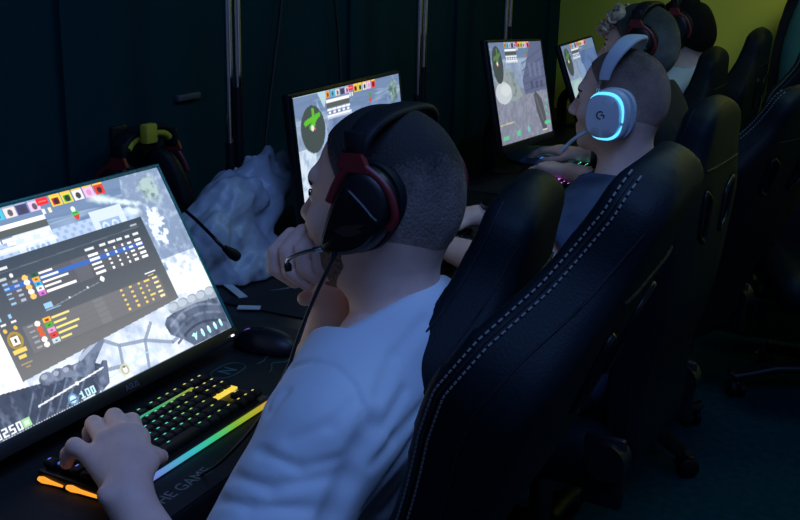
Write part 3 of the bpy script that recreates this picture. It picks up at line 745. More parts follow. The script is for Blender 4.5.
# backrest frame: U -> +Y, V -> up, W -> forward (-X)
BACKM = Matrix(((0, 0, -1, 0), (1, 0, 0, 0), (0, 1, 0, 0), (0, 0, 0, 1)))
def make_chair(label):
    root = thing('gaming_chair', label, 'chair', group='black gaming chairs')
    back = link('backrest', chair_backrest(), M_LEATHER, root)
    for side in (-1, 1):
        bm = bmesh.new()
        for off in (0.016, 0.027):
            L = edge_line(side, off, 0.04, 0.780, 120)
            acc = 0.0
            for a, b in zip(L, L[1:]):
                t = (b - a)
                if t.length > 0.03: continue
                n = Vector((side * 0.0012, 0, 0))
                a_tube(bm, [a + n + t * 0.1, b + n - t * 0.30], 0.00135, 5)
        link('stitching', bm_mesh(bm, 'stitching'), M_STITCH, back)
    for side in (-1, 1):
        bm = bmesh.new()
        L = edge_line(side, 0.0215, 0.03, 0.775, 60); a_tube(bm, L, 0.0015, 6)
        L = edge_line(side, 0.060, 0.03, 0.74, 60); a_tube(bm, L, 0.0015, 6)
        link('piping', bm_mesh(bm, 'piping', 60), M_SOFT, back)
    bm = bmesh.new()
    # cross seam of the head section
    L = [Vector(trace(u, 0.665, -0.2, (0, 0, 1))) for u in np.linspace(-0.120, 0.120, 24)]; a_tube(bm, L, 0.003, 6)
    link('piping', bm_mesh(bm, 'piping', 60), M_SOFT, back)
    for side in (-1, 1):
        for sgn, wd in ((1, 0.2), (-1, -0.2)):
            bm = bmesh.new(); pts = []
            for k in range(36):
                a = 2 * PI * k / 36; cu, su = math.cos(a), math.sin(a)
                q = (abs(cu) ** 5 + abs(su) ** 5) ** (-0.2)
                u = 0.082 + 0.026 * cu * q; v = 0.565 + 0.047 * su * q + 0.5 * (u - 0.082)
                uu = side * u
                p = trace(uu, v, wd, (0, 0, -sgn)); pts.append(Vector(p))
            a_tube(bm, pts, 0.0055, 8, closed=True)
            link('slot_trim', bm_mesh(bm, 'slot_trim', 60), M_GLOSS, back)
    # seat
    F = Field((-0.36, -0.30, -0.10), (0.30, 0.30, 0.14), 0.010)
    F.add(rbox((-0.02, 0, 0), (0.27, 0.25, 0.055), 0.045, 0.0))
    for s in (-1, 1): F.add(cap((-0.22, s * 0.215, 0.03), (0.18, s * 0.215, 0.05), 0.052, k=0.05))
    F.add(cap((-0.255, -0.15, -0.005), (-0.255, 0.15, -0.005), 0.05, k=0.04))
    seat = link('seat', relax(F.mesh('seat'), 2), M_LEATHER, root)
    bm = bmesh.new(); a_box(bm, (0.02, 0, -0.085), (0.26, 0.22, 0.05), bev=0.01)
    a_tube(bm, [(0.0, -0.10, -0.09), (0.0, -0.24, -0.09), (-0.02, -0.29, -0.070)], 0.008, 8)
    link('tilt_mechanism', bm_mesh(bm, 'mech', 40), M_PLASTIC, root)
    for s in (-1, 1):
        bm = bmesh.new(); a_box(bm, (0.0, s * 0.30, 0.02), (0.07, 0.028, 0.24), bev=0.008); a_box(bm, (0.0, s * 0.24, -0.085), (0.07, 0.16, 0.03), bev=0.008)
        arm = link('armrest', bm_mesh(bm, 'arm', 40), M_PLASTIC, root)
        link('arm_pad', box_mesh((-0.02, s * 0.30, 0.152), (0.25, 0.085, 0.03), bev=0.012, seg=3), M_SOFT, arm)
        bm = bmesh.new(); a_box(bm, (0.235, s * 0.255, 0.02), (0.09, 0.022, 0.16), bev=0.01); a_cyl(bm, (0.245, s * 0.235, 0.05), (0.245, s * 0.285, 0.05), 0.042)
        link('hinge_cover', bm_mesh(bm, 'hinge', 40), M_PLASTIC, root)
    bm = bmesh.new(); a_cyl(bm, (0, 0, 0.09), (0, 0, 0.30), 0.028); a_cyl(bm, (0, 0, 0.25), (0, 0, 0.40), 0.018)
    link('gas_lift', bm_mesh(bm, 'lift', 40), M_STEEL, root)
    bm = bmesh.new(); a_cyl(bm, (0, 0, 0.075), (0, 0, 0.135), 0.05, 0.042)
    for k in range(5):
        a = 2 * PI * k / 5 + 0.35; c, s = math.cos(a), math.sin(a)
        a_tube(bm, [(0.03 * c, 0.03 * s, 0.112), (0.17 * c, 0.17 * s, 0.106), (0.305 * c, 0.305 * s, 0.070), (0.325 * c, 0.325 * s, 0.084)], [0.030, 0.026, 0.021, 0.014], 12, flat=(1.15, 0.75))
    link('star_base', bm_mesh(bm, 'base', 50), M_PLASTIC, root)
    for k in range(5):
        a = 2 * PI * k / 5 + 0.35; c, s = math.cos(a), math.sin(a); t = a + 1.1 + 0.5 * k
        bm = bmesh.new(); x, y = 0.30 * c, 0.30 * s; tx, ty = math.cos(t), math.sin(t)
        cx, cy = x + 0.018 * tx, y + 0.018 * ty
        a_cyl(bm, (x, y, 0.05), (x, y, 0.070), 0.008, n=12)
        for q in (-1, 1):
            ox, oy = -ty * 0.016 * q, tx * 0.016 * q
            a_tube(bm, [(cx + ox - -ty * 0.010, cy + oy - tx * 0.010, 0.031), (cx + ox - -ty * 0.007, cy + oy - tx * 0.007, 0.031), (cx + ox + -ty * 0.007, cy + oy + tx * 0.007, 0.031), (cx + ox + -ty * 0.010, cy + oy + tx * 0.010, 0.031)], [0.026, 0.030, 0.030, 0.026], 20)
        a_box(bm, (cx, cy, 0.045), (0.045, 0.02, 0.034), Matrix.Rotation(t, 4, 'Z'), bev=0.008)
        link('caster', bm_mesh(bm, 'caster', 45), M_GLOSS, root)
    return root

PROTO = [None]
def put_chair(label, top, yaw, recline, stitched, base_turn=None):
    """top: where the top of the head section stands; yaw turns the chair about its column; recline tips the backrest"""
    if PROTO[0] is None: PROTO[0] = make_chair(label); o = PROTO[0]
    else: o = copy_tree(PROTO[0]); o['label'] = label
    r = math.radians(recline); y = math.radians(yaw)
    zb = top[2] - (BL - 0.01) * math.cos(r)
    xb = 0.245 + (BL - 0.01) * math.sin(r)
    base = Vector((top[0], top[1], 0)) - Matrix.Rotation(y, 3, 'Z') @ Vector((xb, 0, 0))
    o.matrix_world = Matrix.Translation(base) @ Matrix.Rotation(y, 4, 'Z')
    for ch in o.children:
        n = ch.name.split('.')[0]
        if n == 'backrest': ch.matrix_basis = Matrix.Translation((0.245, 0, zb)) @ Matrix.Rotation(r, 4, 'Y') @ BACKM
        elif n in ('seat', 'armrest', 'hinge_cover', 'tilt_mechanism'): ch.matrix_basis = Matrix.Translation((0, 0, zb + 0.02))
        elif n == 'gas_lift': ch.matrix_basis = Matrix.Translation((0, 0, (zb - 0.36) * 0.9))
    if base_turn is not None:
        for ch in o.children:
            if ch.name.split('.')[0] in ('star_base', 'caster'): ch.matrix_basis = Matrix.Rotation(math.radians(base_turn), 4, 'Z')
    if not stitched:      # this one is sewn with black thread that does not show
        for ch in o.children:
            if ch.name.split('.')[0] == 'backrest':
                for g in list(ch.children):
                    if g.name.split('.')[0] == 'stitching': bpy.data.objects.remove(g)
    return o
CHAIRS = [
 ('empty black gaming chair nearest the camera, grey double stitching down its side', (-0.229, 1.12, 1.263), 2, 24, True),
 ('black gaming chair right behind the man in the white shirt', (-0.444, 1.31, 1.180), 8, 14, False),
 ('black gaming chair behind the man with the white headset', (-0.392, 2.25, 1.182), -4, 6, False),
 ('black gaming chair whose star base and casters show on the open floor', (-0.285, 2.90, 1.145), -20, 20, True, -30),
 ('black gaming chair holding the black haired person in the white shirt', (-0.688, 3.82, 1.152), 0, 5, False),
 ('empty black gaming chair standing in front of the olive yellow wall', (-0.608, 4.26, 1.195), 0, 8, False),
 ('black gaming chair before the teal chair, cut by the edge of the photo', (-0.315, 4.02, 1.20), 112, 4, True),
]
for c in CHAIRS: put_chair(*c)
#@@CHAIRS
# ------------------------------------------------------------------ people
M_SKIN = mat('skin', (0.86, 0.53, 0.42), 0.5, spec=0.35, bump=0.12, bscale=220, var=0.10, vscale=25)
M_SKIN2 = mat('pale skin', (0.78, 0.52, 0.43), 0.5, spec=0.35, bump=0.12, bscale=220, var=0.08, vscale=25)
M_WHITE = mat('white cotton jersey', (0.60, 0.64, 0.68), 0.85, bump=0.15, bscale=500, sheen=0.2)
M_BLUEGREY = mat('dark blue grey cotton', (0.055, 0.075, 0.13), 0.85, var=0.45, vscale=14, bump=0.15, bscale=400)
M_BLACKCLOTH = mat('black cotton', (0.010, 0.011, 0.014), 0.85, bump=0.15, bscale=400)
M_PALECLOTH = mat('pale blue white cotton', (0.62, 0.68, 0.76), 0.85, bump=0.15, bscale=400)
M_TROUSER = mat('dark denim', (0.012, 0.016, 0.028), 0.85, bump=0.2, bscale=300)
M_SHOE = mat('dark canvas', (0.02, 0.02, 0.022), 0.7)
M_EYE = mat('eye white', (0.55, 0.55, 0.56), 0.15)
M_LASH = mat('dark brow hair', (0.02, 0.014, 0.010), 0.8)
M_BEARD = mat('brown beard stubble', (0.21, 0.125, 0.09), 0.85, var=0.6, vscale=220, bump=0.6, bscale=350)

def head_prims(neck=(-0.045, 0, -0.20), nr=0.060):
    P = [ell((-0.010, 0, 0.034), (0.102, 0.077, 0.094), 0.0),
         ell((-0.030, 0, 0.000), (0.078, 0.070, 0.075), 0.03),
         ell((0.030, 0, -0.030), (0.068, 0.064, 0.085), 0.03),
         ell((0.032, 0, -0.076), (0.055, 0.054, 0.042), 0.022),
         ell((0.078, 0, -0.099), (0.020, 0.026, 0.019), 0.022),
         cap((0.082, -0.032, 0.032), (0.082, 0.032, 0.032), 0.014, k=0.016),
         ell((0.066, 0.042, -0.024), (0.026, 0.022, 0.024), 0.02), ell((0.066, -0.042, -0.024), (0.026, 0.022, 0.024), 0.02)]
    for s in (-1, 1): P.append(ell((0.103, s * 0.032, 0.008), (0.018, 0.019, 0.012), 0.012, 's'))
    for s in (-1, 1): P.append(ell((0.0805, s * 0.032, 0.008), (0.0125, 0.0135, 0.0115), 0.004))
    P += [cap((0.093, 0, 0.018), (0.115, 0, -0.022), 0.0075, 0.0105, 0.012), ell((0.114, 0, -0.026), (0.0125, 0.012, 0.0105), 0.008),
          ell((0.103, 0.012, -0.031), (0.011, 0.0075, 0.0075), 0.006), ell((0.103, -0.012, -0.031), (0.011, 0.0075, 0.0075), 0.006),
          cap((0.093, -0.018, -0.060), (0.093, 0.018, -0.060), 0.0078, k=0.008), cap((0.091, -0.015, -0.073), (0.091, 0.015, -0.073), 0.0085, k=0.008),
          cap((0.106, -0.020, -0.0665), (0.106, 0.020, -0.0665), 0.0045, k=0.005, op='s')]
    for s in (-1, 1):
        P += [ell((-0.012, s * 0.079, -0.002), (0.020, 0.011, 0.033), 0.008), ell((-0.006, s * 0.089, 0.002), (0.011, 0.007, 0.018), 0.006, 's')]
    P += [cap((-0.022, 0, -0.055), neck, nr, nr * 1.06, 0.035)]
    return P

def finger(root, fwd, down, lens, rad, bends):
    """four joints in a curling chain"""
    P = []; p = Vector(root); f = Vector(fwd).normalized(); d = Vector(down).normalized(); d = (d - f * d.dot(f)).normalized()
    a = 0.0
    for i, (l, b) in enumerate(zip(lens, bends)):
        a += math.radians(b)
        q = p + (f * math.cos(a) + d * math.sin(a)) * l
        P.append(cap(p, q, rad * (1 - 0.08 * i), rad * (0.92 - 0.08 * i), 0.005)); p = q
    return P, p

def hand_prims(wrist, fwd, back, thumb_side, s=1.0, bends=(25, 40, 30), spread=1.0, thumb_bend=20, thumb_dir=None):
    """palm, four unequal fingers and a thumb that leaves the side of the palm near its base"""
    w = Vector(wrist); f = Vector(fwd).normalized(); b = Vector(back); b = (b - f * b.dot(f)).normalized(); t = Vector(thumb_side); t = (t - f * t.dot(f) - b * t.dot(b)).normalized()
    R = axes((0, 0, 0), f, t, b)
    P = [rbox(w + f * 0.050 * s, (0.050 * s, 0.040 * s, 0.015 * s), 0.014 * s, 0.012, R=R),
         cap(w + t * 0.010 * s, w + f * 0.035 * s + t * 0.026 * s - b * 0.006 * s, 0.020 * s, 0.017 * s, 0.012),
         cap(w - t * 0.012 * s, w + f * 0.06 * s - t * 0.028 * s - b * 0.004 * s, 0.019 * s, 0.014 * s, 0.012)]
    for off, l, r in ((0.031, 0.95, 0.0098), (0.0105, 1.06, 0.0102), (-0.0105, 1.0, 0.0098), (-0.030, 0.78, 0.0086)):
        base = w + f * (0.093 - 0.010 * (abs(off) / 0.03) ** 2) * s + t * off * s + b * 0.003 * s
        fd = f + t * (off * 2.6 * spread)
        q, _ = finger(base, fd, -b, (0.046 * l * s, 0.028 * l * s, 0.021 * l * s), r * s, bends)
        P += q
        P.append(cap(base - f * 0.02 * s, base, 0.009 * s, 0.0105 * s, 0.008))
    td = Vector(thumb_dir).normalized() if thumb_dir is not None else (f * 0.75 + t * 0.75 - b * 0.25).normalized()
    base = w + f * 0.022 * s + t * 0.030 * s - b * 0.006 * s
    q, _ = finger(base, td, (f - t * 0.4).normalized(), (0.040 * s, 0.034 * s, 0.026 * s), 0.0122 * s, (0, thumb_bend, thumb_bend * 0.6))
    P += q
    return P

def torso_prims(neck, L, R, chest, belly, hips, w=1.0):
    return [ell(chest, (0.112, 0.172 * w, 0.155), 0.0), ell(belly, (0.115, 0.160 * w, 0.18), 0.05), ell(hips, (0.125, 0.170 * w, 0.13), 0.05),
            cap(L, R, 0.060, k=0.05), cap(neck, (Vector(L) * 0.75 + Vector(neck) * 0.25), 0.050, 0.050, 0.05), cap(neck, (Vector(R) * 0.75 + Vector(neck) * 0.25), 0.050, 0.050, 0.05)]

def arm_prims(S, E, Wr):
    S, E, Wr = Vector(S), Vector(E), Vector(Wr)
    m = E * 0.62 + Wr * 0.38
    return [cap(S, E, 0.052, 0.042, 0.02), cap(E, m, 0.041, 0.041, 0.015), cap(m, Wr, 0.041, 0.0265, 0.02)]

def box_of(prims, pad):
    lo = np.min([p.lo for p in prims], 0) - pad; hi = np.max([p.hi for p in prims], 0) + pad
    return lo, hi

def hair_line(x):
    return np.interp(x, [-0.13, -0.085, -0.05, -0.02, 0.015, 0.045, 0.065, 0.085, 0.12], [-0.066, -0.064, -0.038, -0.018, 0.018, 0.058, 0.084, 0.100, 0.110])

def make_hair(root, M, thick, material, rough=0.0, h=0.0035, cutline=hair_line, extra=(), name='hair'):
    F = Field((-0.16, -0.13, -0.10), (0.15, 0.13, 0.19), h)
    P = head_prims()
    F.add(P[0].grow(thick), P[1].grow(thick, 0.03), P[2].grow(thick * 0.6, 0.03))
    X, Y, Z = F.full()
    if rough: F.a = F.a + (rough * vnoise(X, Y, Z, 120, 3) + rough * vnoise(X, Y, Z, 55, 5)).astype(np.float32)
    F.cut(lambda X, Y, Z: cutline(X) - Z + 0 * Y, 0.004)
    for p in extra: F.add(p)
    return link(name, relax(F.mesh(name), 1, 0.4), material, root, M)

def person(label, M, skin, torso, arms, h=0.004, extra=(), neck_base=None, faces=True):
    """one continuous skin surface: head, neck, trunk, arms and hands"""
    s = M.to_scale()[0]
    nb = M.inverted() @ Vector(neck_base)
    P = [p.xf(M) for p in head_prims(tuple(nb))]
    # head parts first so that carving only reaches the head
    P += [p.grow(-0.012, p.k) for p in torso]
    for a in arms: P += a
    P += list(extra)
    lo, hi = box_of([p for p in P if p.op == 'u'], 0.02)
    F = Field(lo, hi, h); F.add(*P)
    root = thing('person', label, 'person', Matrix.Translation((M.translation.x + 0.12, M.translation.y, 0.0)), 'players in the row')
    link('body', relax(F.mesh('body'), 1, 0.5), skin, root)
    if faces:
        for q in (-1, 1):
            bm = bmesh.new(); bmesh.ops.create_uvsphere(bm, u_segments=16, v_segments=10, radius=0.0108, matrix=Matrix.Translation((0.0835, q * 0.032, 0.008)))
            link('eye', bm_mesh(bm, 'eye', 60), M_EYE, root, M)
            bm = bmesh.new(); a_tube(bm, spline([(0.093, q * 0.014, 0.026), (0.094, q * 0.030, 0.031), (0.082, q * 0.050, 0.027)], 5), [0.003] * 5 + [0.0035] * 4 + [0.002] * 2, 8)
            link('eyebrow', bm_mesh(bm, 'brow', 60), M_LASH, root, M)
            bm = bmesh.new(); a_tube(bm, spline([(0.0925, q * 0.022, 0.012), (0.0955, q * 0.032, 0.0145), (0.089, q * 0.043, 0.010)], 5), 0.0013, 6)
            link('eyelash', bm_mesh(bm, 'lash', 60), M_LASH, root, M)
    return root

def shirt(root, torso, sleeves, material, neck, M, cuts=(), g=0.013, h=0.005, wr=0.004, creases=(), seed=2, collar=0.066, it=2):
    P = [p.grow(g, p.k) for p in torso]
    for (a, b, ra, rb) in sleeves: P.append(cap(a, b, ra, rb, 0.028))
    lo, hi = box_of(P, 0.03)
    F = Field(lo, hi, h); F.add(*P)
    X, Y, Z = F.full()
    F.a = F.a + (wr * vnoise(X, Y, Z, 34, seed) + wr * 0.7 * vnoise(X, 0.4 * Y, Z * 1.3, 70, seed + 1)).astype(np.float32)
    for (a, b, wd, dp) in creases:
        q = cap(a, b, 0.0); sl = F.box(q.lo - 3 * wd, q.hi + 3 * wd); F.a[sl] += (dp * np.exp(-(q.fn(*F.grid(sl)) / wd) ** 2)).astype(np.float32)
    for (p, n) in cuts:
        p, n = Vector(p), Vector(n).normalized()
        F.cut(lambda X, Y, Z: (X - p.x) * n.x + (Y - p.y) * n.y + (Z - p.z) * n.z + 0 * X, 0.006) if False else None
    # open sleeves: hollow the last stretch around the arm
    for (a, b, ra, rb) in sleeves:
        a, b = Vector(a), Vector(b); d = (b - a).normalized()
        F.add(cap(b - d * 0.05, b + d * 0.14, rb - 0.016, rb - 0.014, 0.003, 's'))
        F.add(rbox(b + d * 0.10, (0.10, 0.115, 0.115), 0.004, 0.004, 's', R=axes((0, 0, 0), d, d.orthogonal().normalized(), d.cross(d.orthogonal().normalized()))))
    # neck opening: everything inside a ring round the neck and above a plane that drops to the front
    nc, z0, sl_, rad = neck
    F.add(Prim(lambda X, Y, Z: np.maximum(np.sqrt((X - nc[0]) ** 2 + (Y - nc[1]) ** 2) - rad, z0 + sl_ * (X - nc[0]) - Z), (nc[0] - rad, nc[1] - rad, z0 - rad), (nc[0] + rad, nc[1] + rad, z0 + 0.2), 0.005, 's'))
    o = link('shirt', relax(F.mesh('shirt'), it, 0.5), material, root)
    # ribbed collar
    return o

def trousers(root, hips, yc, knee_x=-0.95, w=0.10, z=0.56):
    P = [ell(hips, (0.15, 0.185, 0.13), 0.0)]
    for s in (-1, 1):
        P += [cap((hips[0] - 0.02, yc + s * w, z - 0.02), (knee_x, yc + s * (w + 0.03), z), 0.088, 0.066, 0.04), cap((knee_x, yc + s * (w + 0.03), z), (knee_x - 0.02, yc + s * (w + 0.03), 0.09), 0.064, 0.052, 0.03)]
    lo, hi = box_of(P, 0.03); F = Field(lo, hi, 0.009); F.add(*P)
    link('trousers', relax(F.mesh('trousers'), 2), M_TROUSER, root)
    for s in (-1, 1):
        F = Field((knee_x - 0.24, yc + s * (w + 0.03) - 0.07, -0.01), (knee_x + 0.09, yc + s * (w + 0.03) + 0.07, 0.15), 0.008)
        F.add(cap((knee_x + 0.02, yc + s * (w + 0.03), 0.05), (knee_x - 0.17, yc + s * (w + 0.03), 0.035), 0.047, 0.036, 0.0), cap((knee_x - 0.02, yc + s * (w + 0.03), 0.06), (knee_x - 0.02, yc + s * (w + 0.03), 0.10), 0.048, 0.045, 0.02))
        F.cut(lambda X, Y, Z: 0.004 - Z + 0 * X + 0 * Y, 0.004)
        link('shoe', relax(F.mesh('shoe'), 1), M_SHOE, root)

def headM(c, yaw=0, pitch=0, roll=0, s=1.0):
    """head looks along -X; yaw>0 turns towards the camera side, pitch>0 nods down"""
    return Matrix.Translation(c) @ Matrix.Rotation(math.radians(yaw), 4, 'Z') @ Matrix.Rotation(PI, 4, 'Z') @ Matrix.Rotation(math.radians(pitch), 4, 'Y') @ Matrix.Rotation(math.radians(roll), 4, 'X') @ Matrix.Scale(s, 4)

# ---- the man in the white T-shirt
H1 = headM((-0.595, 1.16, 1.160), 1, 0, 0, 0.945) @ Matrix.Diagonal((0.95, 1, 1, 1))
T1 = torso_prims((-0.565, 1.16, 0.985), (-0.566, 0.992, 0.925), (-0.556, 1.340, 0.93), (-0.565, 1.16, 0.905), (-0.570, 1.16, 0.75), (-0.660, 1.16, 0.62), 0.93) + [ell((-0.545, 1.165, 1.000), (0.052, 0.085, 0.054), 0.03)]
T1[0] = ell((-0.582, 1.16, 0.905), (0.085, 0.172, 0.150), 0.0); T1[1] = ell((-0.640, 1.16, 0.75), (0.108, 0.150, 0.18), 0.05)
L_S, L_E, L_W = (-0.567, 0.970, 0.918), (-0.597, 0.805, 0.715), (-0.792, 0.898, 0.826)
R_S, R_E, R_W = (-0.565, 1.360, 0.925), (-0.745, 1.250, 0.822), (-0.676, 1.180, 1.005)
hand_left = []
w = Vector(L_W)
palm = [cap(w, (-0.850, 0.968, 0.858), 0.026, 0.022, 0.015)]
mcp = {'i': (-0.846, 0.980, 0.858), 'm': (-0.864, 0.968, 0.863), 'r': (-0.874, 0.950, 0.860), 'p': (-0.872, 0.925, 0.850)}
pip = {'i': (-0.880, 1.010, 0.862), 'm': (-0.903, 1.003, 0.866), 'r': (-0.917, 0.980, 0.862), 'p': (-0.902, 0.928, 0.856)}
dip = {'i': (-0.896, 1.023, 0.842), 'm': (-0.920, 1.017, 0.845), 'r': (-0.934, 0.990, 0.842), 'p': (-0.917, 0.931, 0.840)}
tip = {'i': (-0.902, 1.028, 0.824), 'm': (-0.926, 1.022, 0.826), 'r': (-0.940, 0.994, 0.824), 'p': (-0.924, 0.934, 0.825)}
for q, r in (('i', 0.0115), ('m', 0.0118), ('r', 0.0112), ('p', 0.0112)):
    a = w + (Vector(mcp[q]) - w) * 0.12
    hand_left += [cap(a, mcp[q], 0.020, r * 1.25, 0.012), cap(mcp[q], pip[q], r * 1.08, r, 0.004), cap(pip[q], dip[q], r, r * 0.9, 0.004), cap(dip[q], tip[q], r * 0.9, r * 0.75, 0.004)]
hand_left += palm + [cap((-0.812, 0.922, 0.838), (-0.812, 0.955, 0.846), 0.019, 0.0155, 0.014), cap((-0.812, 0.955, 0.846), (-0.817, 0.975, 0.842), 0.0145, 0.0125, 0.006), cap((-0.817, 0.975, 0.842), (-0.822, 0.995, 0.832), 0.0125, 0.010, 0.004),
              ell((-0.808, 0.878, 0.838), (0.012, 0.012, 0.010), 0.012)]
# right fist held against the mouth: four curled fingers, thumb under the chin
hand_right = [cap(R_W, (-0.676, 1.172, 1.050), 0.027, 0.029, 0.02), ell((-0.688, 1.166, 1.085), (0.040, 0.026, 0.040), 0.012)]
for kn, m1, md, en, r in (((-0.716, 1.128, 1.112), (-0.731, 1.112, 1.090), (-0.731, 1.111, 1.066), (-0.707, 1.122, 1.043), 0.0102), ((-0.698, 1.126, 1.119), (-0.711, 1.109, 1.095), (-0.707, 1.108, 1.067), (-0.687, 1.120, 1.043), 0.0104),
                          ((-0.678, 1.128, 1.122), (-0.690, 1.110, 1.099), (-0.687, 1.110, 1.073), (-0.671, 1.122, 1.052), 0.0102), ((-0.660, 1.132, 1.120), (-0.670, 1.115, 1.098), (-0.668, 1.115, 1.075), (-0.656, 1.126, 1.058), 0.0092)):
    kn, m1, md, en = (Vector(q) + Vector((0.009, 0, dz)) for q, dz in ((kn, 0.0), (m1, 0.001), (md, 0.004), (en, 0.009)))
    hand_right += [cap((kn[0] * 0.7 - 0.688 * 0.3, 1.160, 1.098), kn, 0.014, r, 0.002), cap(kn, m1, r, r, 0.0), cap(m1, md, r, r * 0.97, 0.0), cap(md, en, r * 0.97, r * 0.85, 0.0)]
hand_right += [cap((-0.672, 1.176, 1.055), (-0.684, 1.160, 1.030), 0.014, 0.0125, 0.008), cap((-0.684, 1.160, 1.030), (-0.700, 1.148, 1.022), 0.0125, 0.010, 0.004)]
p1 = person('man in a white T-shirt, chin on his fist, wearing the black and red headset', H1, M_SKIN, T1, [arm_prims(L_S, L_E, L_W), arm_prims(R_S, R_E, R_W), hand_left, hand_right], 0.0031, neck_base=(-0.570, 1.16, 0.985))
def pl(pts, wd, dp): return [(p, q, wd, dp) for p, q in zip(pts, pts[1:])]
CR = (pl([(-0.622, 0.937, 0.962), (-0.634, 0.975, 0.980), (-0.632, 1.004, 0.989), (-0.596, 0.994, 1.007), (-0.563, 0.989, 1.010), (-0.535, 0.977, 1.000), (-0.508, 0.960, 0.976), (-0.499, 0.958, 0.960)], 0.0042, 0.0050)
    + pl([(-0.499, 0.960, 0.961), (-0.501, 0.940, 0.942), (-0.508, 0.923, 0.915), (-0.514, 0.898, 0.880), (-0.515, 0.87, 0.83)], 0.013, 0.013)
    + pl([(-0.640, 0.900, 0.938), (-0.599, 0.893, 0.937), (-0.550, 0.892, 0.930), (-0.513, 0.924, 0.937)], 0.0065, 0.0048)
    + pl([(-0.640, 0.885, 0.905), (-0.573, 0.869, 0.911), (-0.522, 0.908, 0.921)], 0.007, 0.0055)
    + pl([(-0.604, 0.948, 0.985), (-0.613, 0.931, 0.966)], 0.006, 0.008)
    + pl([(-0.640, 0.868, 0.88), (-0.588, 0.852, 0.893), (-0.531, 0.880, 0.893)], 0.007, 0.0055)
    + pl([(-0.522, 0.961, 0.989), (-0.533, 0.926, 0.971), (-0.570, 0.903, 0.954)], 0.007, 0.0030)
    + pl([(-0.481, 1.057, 0.955), (-0.485, 0.989, 0.938), (-0.493, 0.953, 0.921)], 0.007, 0.0065)
    + pl([(-0.480, 1.031, 0.921), (-0.491, 0.989, 0.893), (-0.508, 0.961, 0.860)], 0.008, 0.008)
    + pl([(-0.505, 1.102, 1.041), (-0.517, 1.047, 1.013), (-0.508, 0.990, 0.987)], 0.008, 0.0040)
    + pl([(-0.495, 1.031, 0.980), (-0.493, 0.978, 0.958)], 0.007, 0.0045)
    + pl([(-0.497, 1.056, 0.861), (-0.524, 1.044, 0.810)], 0.008, 0.008))
shirt(p1, T1, [(L_S, (-0.604, 0.845, 0.775), 0.074, 0.073), (R_S, (-0.68, 1.32, 0.875), 0.072, 0.072)], M_WHITE, ((-0.580, 1.155), 1.034, 0.66, 0.105), H1, creases=CR, h=0.0036, wr=0.003, it=1)
trousers(p1, (-0.66, 1.16, 0.60), 1.16)
HAIR1 = hair_mat('clipped dark hair with faded sides', (0.26, 0.20, 0.18), (0.022, 0.020, 0.020), -0.070, 0.095, nape=(0.78, 0.48, 0.38))
make_hair(p1, H1, 0.0032, HAIR1, 0.0010)
F = Field((-0.02, -0.09, -0.14), (0.12, 0.09, -0.02), 0.003)
hp = head_prims()
F.add(*[p.grow(0.0022, p.k) for p in hp[:5]])
F.cut(lambda X, Y, Z: np.maximum(Z + 0.036 + 0.25 * np.abs(Y) * 0 + 0.55 * np.maximum(X - 0.055, 0), 0.012 - X) + 0 * Y, 0.006)
Fx = F.full(); F.a = F.a + (0.0012 * vnoise(*Fx, 160, 8)).astype(np.float32)
link('beard', relax(F.mesh('beard'), 1), M_BEARD, p1, H1)

# ---- the man with the white headset
S2 = 0.90
H2 = headM((-0.608, 2.30, 1.150), 0, 0, 0, S2)
def shifted(c, dx=0.0, sc=1.0):
    x, y, z = c
    return torso_prims((x + 0.015, y, z - 0.13), (x - 0.01, y - 0.18 * sc, z - 0.205), (x + 0.01, y + 0.18 * sc, z - 0.20), (x + 0.02, y, z - 0.255), (x + 0.04 + dx * 0.5, y, z - 0.41), (x + 0.07 + dx, y, z - 0.53), sc)
T2 = shifted((-0.606, 2.30, 1.112), -0.09)
A2L = ((-0.606, 2.115, 0.910), (-0.700, 1.985, 0.832), (-0.915, 2.085, 0.836)); A2R = ((-0.586, 2.485, 0.915), (-0.690, 2.540, 0.832), (-0.945, 2.345, 0.846))
p2 = person('man with the white headset, arms on the desk, in a dark blue grey shirt', H2, M_SKIN, T2,
            [arm_prims(*A2L), arm_prims(*A2R), hand_prims(A2L[2], (-1, 0.25, 0.05), (0, 0, 1), (0.25, 1, 0), 0.95), hand_prims(A2R[2], (-0.95, -0.45, 0.0), (0, 0, 1), (0.45, -0.95, 0), 0.95)], 0.005, neck_base=(-0.575, 2.30, 0.98))
shirt(p2, T2, [(A2L[0], (-0.665, 2.03, 0.875), 0.070, 0.066), (A2R[0], (-0.66, 2.525, 0.865), 0.070, 0.066)], M_BLUEGREY, ((-0.590, 2.30), 1.000, 0.6, 0.095), H2, h=0.007, wr=0.004, collar=0.064)
trousers(p2, (-0.63, 2.30, 0.60), 2.30)
HAIR2 = hair_mat('closely shaved brown hair', (0.36, 0.235, 0.19), (0.06, 0.042, 0.036), -0.06, 0.15, nape=(0.78, 0.48, 0.38))
make_hair(p2, H2, 0.003, HAIR2, 0.0008)

